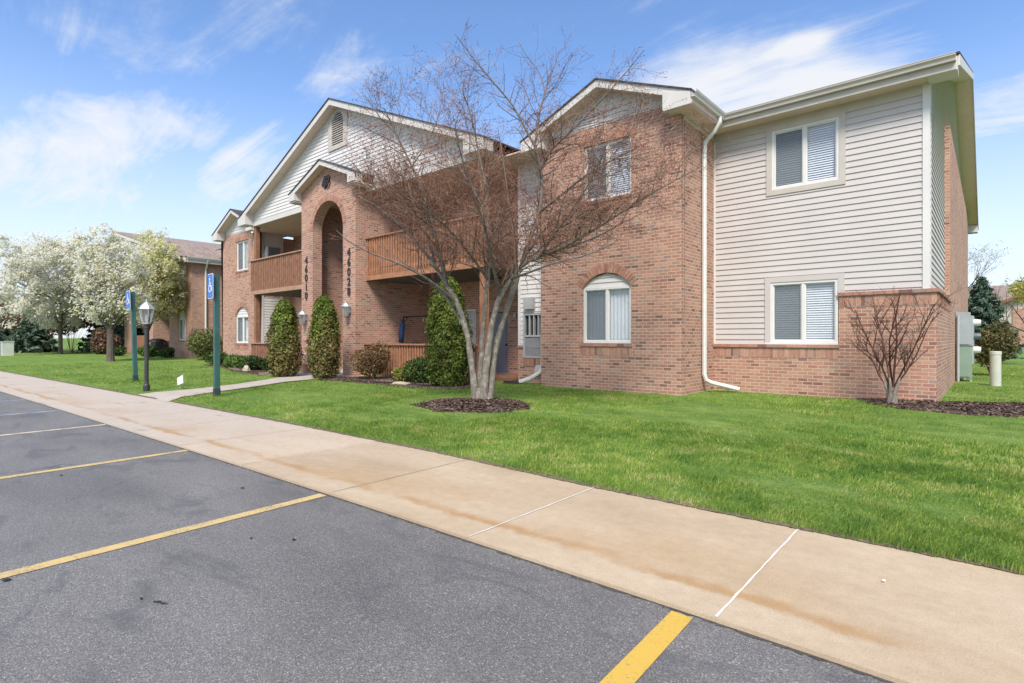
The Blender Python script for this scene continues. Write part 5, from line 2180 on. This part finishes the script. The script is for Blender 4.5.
pear(-54.6, 8.9, 2.3, .14, (-54.4, 8.9, 5.85), (3.7, 3.7, 3.95), 36000, 1500, 'largest white blossoming tree at the far left', 41, bsize=.095)
pear(-35.6, 7.9, 1.7, .17, (-35.7, 7.8, 4.45), (1.75, 1.8, 2.5), 13000, 2000, 'white flowering tree with a thick forked trunk on the lawn', 42, bsize=.07)
pear(-40.4, 10.9, 1.6, .12, (-39.9, 11.0, 4.75), (2.6, 1.3, 2.8), 10000, 12500, 'yellow-green leafing tree with white blossom in front of the left building', 43, bsize=.072)
# yellow-leaved tree reaching in at the right edge
o = empty('young_tree', (1.5, 34, LZ), 'thin young tree with yellow leaves at the right edge of the photo', 'tree')
rnd = random.Random(5)
mb = MB()
mb.tube([(1.5, 34, -.05), (1.52, 34, .8), (1.45, 34.05, 1.5)], [.09, .07, .06], 8)
tips = []
branch_tree(mb, (1.45, 34.05, 1.5), [((-.75, 0, .8), 1.5), ((.6, .3, .9), 1.5), ((-.3, -.6, 1), 1.5), ((-.1, .4, 1.1), 1.5), ((-.9, .1, .35), 1.3)], rnd, 3, (Vector((1.4, 34, 3.7)), (1.5, 2, 2.0)), .036, tips)
mb.build('trunk', 'bark_dark', o)
tp = np.array([tuple(t) for t in tips])
sel = RNG.integers(0, len(tp), 3200)
leaves('crown', 'yellow_leaf', (lambda q: q[(q[:, 0] > .5) & (q[:, 2] > 2.0)])(tp[sel] + RNG.normal(size=(3200, 3)) * .11), .055, o)
# pale tree beyond the far back corner
o = empty('back_tree', (-1.0, 50, LZ), 'pale budding tree top showing past the far roof corner', 'tree')
mb = MB()
mb.tube([(-1.0, 50, -.05), (-1.0, 50, 3.0)], [.16, .12], 8)
tips = []
branch_tree(mb, (-1.0, 50, 3.0), [((-.5, 0, 1), 2.9), ((.1, .3, 1), 2.6), ((-.1, -.4, 1), 3.0), ((-.8, .3, .8), 2.6)], random.Random(9), 3, (Vector((-1.2, 50, 6.8)), (1.8, 2.2, 4.0)), .08, tips)
mb.build('trunk', 'bark_dark', o)
tp = np.array([tuple(t) for t in tips])
sel = RNG.integers(0, len(tp), 1400)
leaves('crown', 'blossom', tp[sel] + RNG.normal(size=(1400, 3)) * .12, .055, o)

o = empty('bare_sapling', (.68, 50, LZ), 'thin leafless young tree in front of the distant pale gabled building', 'tree')
mb = MB()
mb.tube([(.68, 50, -.05), (.70, 50, .9), (.66, 50, 1.7)], [.06, .05, .04], 7)
tips = []
branch_tree(mb, (.66, 50, 1.7), [((-.35, 0, 1), 2.3), ((.35, .3, 1), 2.2), ((-.05, -.3, 1), 2.5), ((.1, .2, 1.2), 2.6)], random.Random(12), 2, (Vector((.68, 50, 4.0)), (1.3, 1.3, 2.2)), .03, tips)
mb.build('trunk', 'bark_dark', o)

# ------------------------------------------------------------------ bare multi-stem tree
TH = radians(41.2)
RV, FV = Vector((cos(TH), sin(TH), 0)), Vector((-sin(TH), cos(TH), 0))
T0 = Vector((-7.22, 7.30, 0))
TZ = 10.43


def tp_(u, v, d=0.0):
    """limb drawing: (horizontal, height) laid out on the tree's own vertical plane, with depth d"""
    z = TZ + d
    lat = (u - 512) / 547 * z
    return Vector((0, 0, HC + (338 - v) / 547 * z)) + RV * lat + FV * z


tree = empty('bare_tree', (-7.22, 7.30, LZ), 'bare multi-stem tree with dense reddish twigs on a mulch ring', 'tree')
rnd = random.Random(21)
LIMBS = [
    # (points (u, v, depth), radius start, radius end, level)
    ([(476, 405, 0), (474, 385, -.03), (471, 355, -.06), (465, 325, -.1), (457, 302, -.1), (447, 286, -.05), (436, 268, .05), (420, 246, .2), (402, 226, .4), (380, 208, .55), (358, 196, .7)], .085, .014),
    ([(447, 286, -.05), (440, 258, -.3), (434, 228, -.5), (424, 196, -.7), (412, 166, -.8), (396, 134, -.9), (384, 108, -1.0)], .05, .010),
    ([(456, 302, -.1), (440, 288, -.4), (420, 274, -.8), (396, 262, -1.1), (372, 254, -1.3), (350, 243, -1.5), (336, 230, -1.6)], .038, .005),
    ([(480, 405, .08), (480, 375, .09), (482, 340, .12), (485, 310, .15), (488, 280, .2), (489, 250, .25), (487, 215, .3), (486, 185, .35), (478, 150, .4), (472, 118, .45), (462, 90, .5)], .07, .010),
    ([(487, 215, .3), (474, 190, .9), (458, 165, 1.4), (446, 140, 1.8), (430, 112, 2.1)], .03, .007),
    ([(483, 405, -.08), (485, 375, -.09), (489, 345, -.10), (493, 318, -.1), (500, 296, -.08), (511, 279, -.05), (523, 264, -.1), (540, 256, -.25), (560, 249, -.4), (584, 236, -.6), (610, 220, -.8), (640, 200, -.95), (672, 182, -1.1), (702, 166, -1.2)], .09, .006),
    ([(488, 405, .03), (491, 378, .05), (495, 350, .10), (501, 325, .18), (509, 303, .25), (516, 284, .3), (523, 258, .35), (531, 236, .35), (540, 212, .3), (542, 190, .3), (541, 168, .3), (535, 146, .25), (526, 130, .2), (515, 108, .15), (502, 92, .1), (486, 74, 0), (470, 54, -.1), (455, 34, -.2)], .088, .005),
    ([(535, 146, .25), (538, 118, .4), (545, 92, .5), (552, 72, .6), (560, 50, .7)], .03, .006),
    ([(541, 168, .3), (552, 148, .1), (566, 136, -.1), (590, 112, -.3), (612, 88, -.5), (630, 68, -.6), (644, 50, -.7)], .034, .005),
    ([(545, 92, .5), (540, 72, .7), (526, 56, .8), (518, 40, .9)], .016, .005),
    ([(523, 258, .35), (540, 236, .9), (560, 210, 1.3), (578, 180, 1.6), (594, 150, 1.8), (606, 124, 1.9)], .045, .008),
    ([(540, 212, .3), (560, 196, -.5), (584, 176, -1.0), (612, 160, -1.3), (640, 146, -1.5)], .034, .007),
    ([(540, 256, -.25), (556, 232, -.7), (576, 204, -1.1), (596, 172, -1.4), (606, 146, -1.6)], .036, .007),
    ([(560, 249, -.4), (592, 240, -.2), (624, 222, .1), (656, 206, .3)], .025, .006),
    ([(500, 296, -.08), (492, 262, -.6), (486, 230, -1.1), (474, 196, -1.5), (462, 160, -1.8), (455, 128, -2.0)], .045, .007),
    ([(509, 303, .25), (516, 268, .9), (514, 236, 1.4), (508, 200, 1.8), (504, 164, 2.0), (498, 130, 2.1)], .04, .007),
    ([(436, 268, .05), (428, 236, .6), (416, 208, 1.1), (398, 180, 1.5), (384, 156, 1.7)], .034, .007),
    ([(463, 325, -.12), (446, 296, .5), (424, 276, 1.0), (402, 262, 1.4), (380, 246, 1.7)], .03, .006),
    ([(511, 279, -.05), (530, 272, -.9), (556, 262, -1.5), (586, 256, -1.9), (612, 244, -2.1)], .03, .006),
    ([(488, 280, .2), (470, 254, -.2), (452, 232, -.6), (432, 214, -1.0), (404, 196, -1.4), (376, 176, -1.7)], .034, .006),
    ([(434, 228, -.5), (414, 214, -.9), (388, 200, -1.2), (364, 176, -1.4), (348, 158, -1.5)], .02, .005),
    ([(412, 166, -.8), (430, 140, -.6), (440, 112, -.5), (444, 84, -.4)], .016, .004),
    ([(396, 134, -.9), (380, 118, -1.1), (366, 98, -1.2)], .012, .004),
]
stem_mb, limb_mb, br_mb, tw_mb = MB(), MB(), MB(), MB()
buds = []
CEN = tp_(518, 172, 0)


def env_ok(p):
    q = p - CEN
    a = q.dot(RV)
    rx = 3.75 if a > 0 else 3.45
    return (a / rx) ** 2 + (q.dot(FV) / 2.9) ** 2 + (q.z / (2.55 if q.z > 0 else 1.85)) ** 2 < 1.0


def smooth_path(P, rep=2):
    for _ in range(rep):
        Q = [P[0]]
        for a, b in zip(P[:-1], P[1:]):
            Q += [a * .75 + b * .25, a * .25 + b * .75]
        Q.append(P[-1])
        P = Q
    return P


def side_dir(d):
    v = Vector((rnd.gauss(0, 1), rnd.gauss(0, 1), rnd.gauss(0, 1)))
    v = v - d * v.dot(d)
    return v.normalized()


def grow(p, d, L, r, lev):
    n = {2: 6, 3: 4, 4: 3}[lev]
    pts, rr = [p], [r]
    for i in range(n):
        out = (p - CEN)
        out.z *= .4
        bias = out.normalized() * .06 + Vector((0, 0, .05))
        d = (d + Vector((rnd.gauss(0, 1), rnd.gauss(0, 1), rnd.gauss(0, 1))) * (.20 if lev < 4 else .22) + bias).normalized()
        p = p + d * (L / n)
        pts.append(p)
        rr.append(max(.0021, r * (1 - .75 * (i + 1) / n)))
    (br_mb if lev == 2 else tw_mb).tube(pts, rr, 5 if lev == 2 else 3, cap=False)
    if lev == 4:
        if rnd.random() < .7:
            buds.append(pts[-1])
            buds.append(pts[-2])
        return
    step = {2: .068, 3: .055}[lev]
    m = max(2, int(L / step))
    for k in range(m):
        t = (k + rnd.random()) / m
        if t < .12:
            continue
        i = min(n - 1, int(t * n))
        f = t * n - i
        q = pts[i].lerp(pts[i + 1], f)
        dd = (pts[i + 1] - pts[i]).normalized()
        nd = (dd * .58 + side_dir(dd) * .85 + Vector((0, 0, .08))).normalized()
        l2 = {2: rnd.uniform(.28, .75) * (1.1 - .5 * t), 3: rnd.uniform(.09, .30)}[lev]
        e = q + nd * l2
        if not env_ok(e) and rnd.random() < .8:
            continue
        hi = (q.z - 4.3) / 2.0
        if rnd.random() < .04 + .40 * min(1, max(0, hi + .15)):
            continue
        grow(q, nd, l2, rr[i] * {2: .55, 3: .6}[lev], lev + 1)


for li, (pts, r0, r1) in enumerate(LIMBS):
    P = smooth_path([tp_(*p) for p in pts])
    n = len(P)
    R = [r0 + (r1 - r0) * (i / (n - 1)) ** .62 for i in range(n)]
    if r0 > .06:
        R = [r * (1 + .35 * math.exp(-i / (n * .05))) for i, r in enumerate(R)]
        cut = next((i for i, q in enumerate(P) if q.z > 2.75), n - 1)
        stem_mb.tube(P[:cut + 1], R[:cut + 1], 12, cap=False)
        if cut < n - 1:
            limb_mb.tube(P[cut:], R[cut:], 9, cap=False)
    else:
        limb_mb.tube(P, R, 8, cap=False)
    # side branches
    acc = 0.0
    for i in range(1, n):
        seg = (P[i] - P[i - 1]).length
        acc += seg
        if P[i].z < 2.15:
            acc = 0
            continue
        if acc > .07:
            acc = rnd.uniform(-.03, .03)
            d = (P[i] - P[i - 1]).normalized()
            t = i / n
            nd = (d * .62 + side_dir(d) * .8 + Vector((0, 0, .16))).normalized()
            L = rnd.uniform(.55, 1.45) * (1.15 - .55 * t)
            if not env_ok(P[i] + nd * L):
                L *= .55
                if not env_ok(P[i] + nd * L) and rnd.random() < .7:
                    continue
            grow(P[i], nd, L, min(R[i] * .5, .0125), 2)
# burl-like flare joining the stems at the ground
for k in range(7):
    a = 2 * pi * k / 7 + .3
    c = tp_(482, 402, 0)
    c.z = 0
    stem_mb.tube([c + Vector((.24 * cos(a), .24 * sin(a), -.02)), c + Vector((.14 * cos(a), .14 * sin(a), .08)), c + Vector((.08 * cos(a), .08 * sin(a), .34))], [.04, .06, .045], 8)
from mathutils import noise as mnoise
for i, q in enumerate(stem_mb.v):
    p = Vector(q)
    w = mnoise.noise_vector(Vector((p.x * 7, p.y * 7, p.z * 3.2))) * .022 + mnoise.noise_vector(Vector((p.x * 22, p.y * 22, p.z * 10))) * .007
    stem_mb.v[i] = tuple(p + w)
stem_mb.build('trunk', 'bark', tree, smooth=True)
limb_mb.build('limbs', 'bark_limb', tree, smooth=True)
tag(br_mb.build('branches', 'bark_dark', tree, smooth=True), kind='stuff')
tag(tw_mb.build('twigs', 'twig', tree), kind='stuff')
bp = np.array([tuple(b) for b in buds])
rep = np.concatenate([bp + RNG.normal(size=bp.shape) * .012 for _ in range(1)])
leaves('buds', 'bud', rep, .012, tree, asp=1.1)
print('tree twigs', len(tw_mb.f), 'buds', len(bp))

# ------------------------------------------------------------------ bare shrub at the right corner
sh = empty('bare_shrub', (-1.40, 12.42, LZ), 'leafless pruned shrub with red-brown stems against the brick corner', 'shrub')
smb, tmb, base_mb = MB(), MB(), MB()
rnd = random.Random(77)
b0 = Vector((-1.40, 12.42, 0))
for k in range(5):
    a = 2 * pi * k / 5
    base_mb.tube([b0 + Vector((.09 * cos(a), .08 * sin(a), -.03)), b0 + Vector((.055 * cos(a + .3), .05 * sin(a + .3), .12)), b0 + Vector((.05 * cos(a + .6), .05 * sin(a + .6), .26)), b0 + Vector((.11 * cos(a + .8), .07 * sin(a + .8), .45)), b0 + Vector((.15 * cos(a + .8), .08 * sin(a + .8), .56))], [.055, .038, .035, .024, .012], 8)


def twig2(p, d, L, r, lev):
    n = 4
    pts, rr = [p], [r]
    for i in range(n):
        d = (d + Vector((rnd.gauss(0, 1), rnd.gauss(0, .6), rnd.gauss(0, 1))) * .10 + Vector((0, 0, .07))).normalized()
        p = p + d * (L / n)
        p.y = min(p.y, 12.97)
        pts.append(p.copy())
        rr.append(max(.0018, r * (1 - .6 * (i + 1) / n)))
    (smb if lev == 0 else tmb).tube(pts, rr, 6 if lev == 0 else 4, cap=False)
    if lev < 3:
        for k in range({0: 9, 1: 4, 2: 2}[lev]):
            t = rnd.uniform(.2, 1)
            i = min(n - 1, int(t * n))
            q = pts[i].lerp(pts[i + 1], t * n - i)
            dd = (pts[i + 1] - pts[i]).normalized()
            v = Vector((rnd.gauss(0, 1), rnd.gauss(0, .45), rnd.gauss(0, .5)))
            v = (v - dd * v.dot(dd)).normalized()
            nd = (dd * .78 + v * .62 + Vector((0, 0, .18))).normalized()
            l2 = {0: rnd.uniform(.3, .62), 1: rnd.uniform(.12, .32), 2: rnd.uniform(.05, .14)}[lev]
            if (q + nd * l2).z > 2.28:
                continue
            twig2(q, nd, l2, rr[i] * .62, lev + 1)


for (dx, dy, dz, L, r) in [(-.62, -.05, .85, 1.0, .018), (-.30, .1, 1, 1.6, .02), (-.12, -.15, 1, 1.75, .02), (.05, .12, 1, 1.78, .02), (.20, -.1, 1, 1.72, .021), (.36, .08, .95, 1.65, .02), (.50, -.05, .85, 1.45, .017)]:
    twig2(b0 + Vector((dx * .1, dy * .1, .38)), Vector((dx, dy, dz)).normalized(), L, r, 0)
smb.build('stems', 'twig_red', sh, smooth=True)
base_mb.build('trunk', 'bark', sh, smooth=True)
tmb.build('twigs', 'twig_red', sh)


# ------------------------------------------------------------------ grass blades over the lawn
def inside(px, py, poly):
    r = np.zeros(len(px), bool)
    n = len(poly)
    for i in range(n):
        (xa, ya), (xb, yb) = poly[i], poly[(i + 1) % n]
        c = ((ya > py) != (yb > py)) & (px < (xb - xa) * (py - ya) / (yb - ya + 1e-12) + xa)
        r ^= c
    return r


def noise2(x, y):
    return (np.sin(x * 2.1 + 1.3 * np.sin(y * 1.7)) + np.sin(y * 2.9 + 1.1 * np.sin(x * 1.1 + 2)) + np.sin((x + y) * 4.3 + 2 * np.sin(x * 2.3 - y))) / 3


def grass(n, r0, r1, hgt, wid, expo, two=True):
    N_ = int(n * 2.6)
    u = RNG.random(N_)
    r = (r0 ** (1 - expo) + u * (r1 ** (1 - expo) - r0 ** (1 - expo))) ** (1 / (1 - expo))
    a = RNG.uniform(radians(-52), radians(62), N_) + TH       # angle left of +Y
    x, y = -np.sin(a) * r, np.cos(a) * r
    eg_ = np.interp(x, [p[0] for p in EG], [p[1] for p in EG])
    edge = y - eg_
    ok = edge > -.03 + .055 * RNG.random(N_) * (RNG.random(N_) < .8)
    ok &= ~((x < XR + .02) & (y > YW - .01) & (x > -33.8))
    ok &= ~((x < BX1 + .02) & (x > BX0 - .02) & (y > BY - .02))
    ok &= ~((x < LX1) & (x > LX0) & (y > BY - .02))
    ok &= ~((x < BX0 + .1) & (x > -33) & (y > 10.35) & (x < -9.9))
    ok &= ~((x < BX0 + .1) & (x > -12.9) & (y > 11.4))
    ok &= ~((x < TX1 + .1) & (x > TX0 - .1) & (y > 9.5))
    ok &= ~((x < -37.7) & (y > 12.5))
    ok &= ((x + 7.12) ** 2 + (y - 7.1) ** 2 > (1.0 + .10 * RNG.random(N_)) ** 2)
    ok &= ~inside(x, y, MBED) & ~inside(x, y, FBED)
    wp = [(p[0] - p[2], p[1]) for p in WP] + [(p[0] + p[2], p[1]) for p in reversed(WP)]
    ok &= ~inside(x, y, wp)
    x, y, edge, r = x[ok][:n], y[ok][:n], edge[ok][:n], r[ok][:n]
    m = len(x)
    nz = noise2(x * .9, y * 1.1)
    h = hgt * (.72 + .42 * nz + .34 * noise2(x * 3.1, y * 3.3) + RNG.normal(size=m) * .24)
    h = np.clip(h, hgt * .25, hgt * 1.9)
    w = wid * (r / r0) ** .8 * RNG.uniform(.7, 1.3, m)
    z = .03 + np.clip(edge / .5, 0, 1) * .02
    az = RNG.uniform(0, 2 * pi, m)
    lean = np.abs(RNG.normal(size=m)) * .45 + .12
    swirl = noise2(x * .5 + 3, y * .6) * 2.2
    la = RNG.normal(size=m) * 1.0 + swirl
    lx, ly = np.cos(la) * lean * h, np.sin(la) * lean * h
    ca, sa = np.cos(az) * w * .5, np.sin(az) * w * .5
    B0 = np.stack([x, y, z - .01], 1)
    sd = np.stack([ca, sa, np.zeros(m)], 1)
    mid = B0 + np.stack([lx * .32, ly * .32, h * .62], 1)
    tip = B0 + np.stack([lx, ly, h * .97], 1)
    if two:
        V = np.empty((m, 5, 3))
        V[:, 0], V[:, 1], V[:, 2], V[:, 3], V[:, 4] = B0 - sd, B0 + sd, mid + sd * .75, mid - sd * .75, tip
        base = np.arange(m)[:, None] * 5
        Ftri = np.concatenate([base + np.array([[0, 1, 2]]), base + np.array([[0, 2, 3]]), base + np.array([[3, 2, 4]])])
    else:
        V = np.empty((m, 3, 3))
        V[:, 0], V[:, 1], V[:, 2] = B0 - sd, B0 + sd, tip
        base = np.arange(m)[:, None] * 3
        Ftri = base + np.array([[0, 1, 2]])
    return V.reshape(-1, 3), Ftri


v1, f1 = grass(190000, 2.6, 8.5, .047, .0036, 1.15)
v2, f2 = grass(150000, 8.5, 34, .052, .010, 1.25, False)
tag(bulk('grass', np.concatenate([v1, v2]), np.concatenate([f1, f2 + len(v1)]), 'grass_blade'), 'short fresh green grass growing over the lawn', 'grass', kind='stuff')
# straggling blades in the mulch and at the foot of the walls add wear
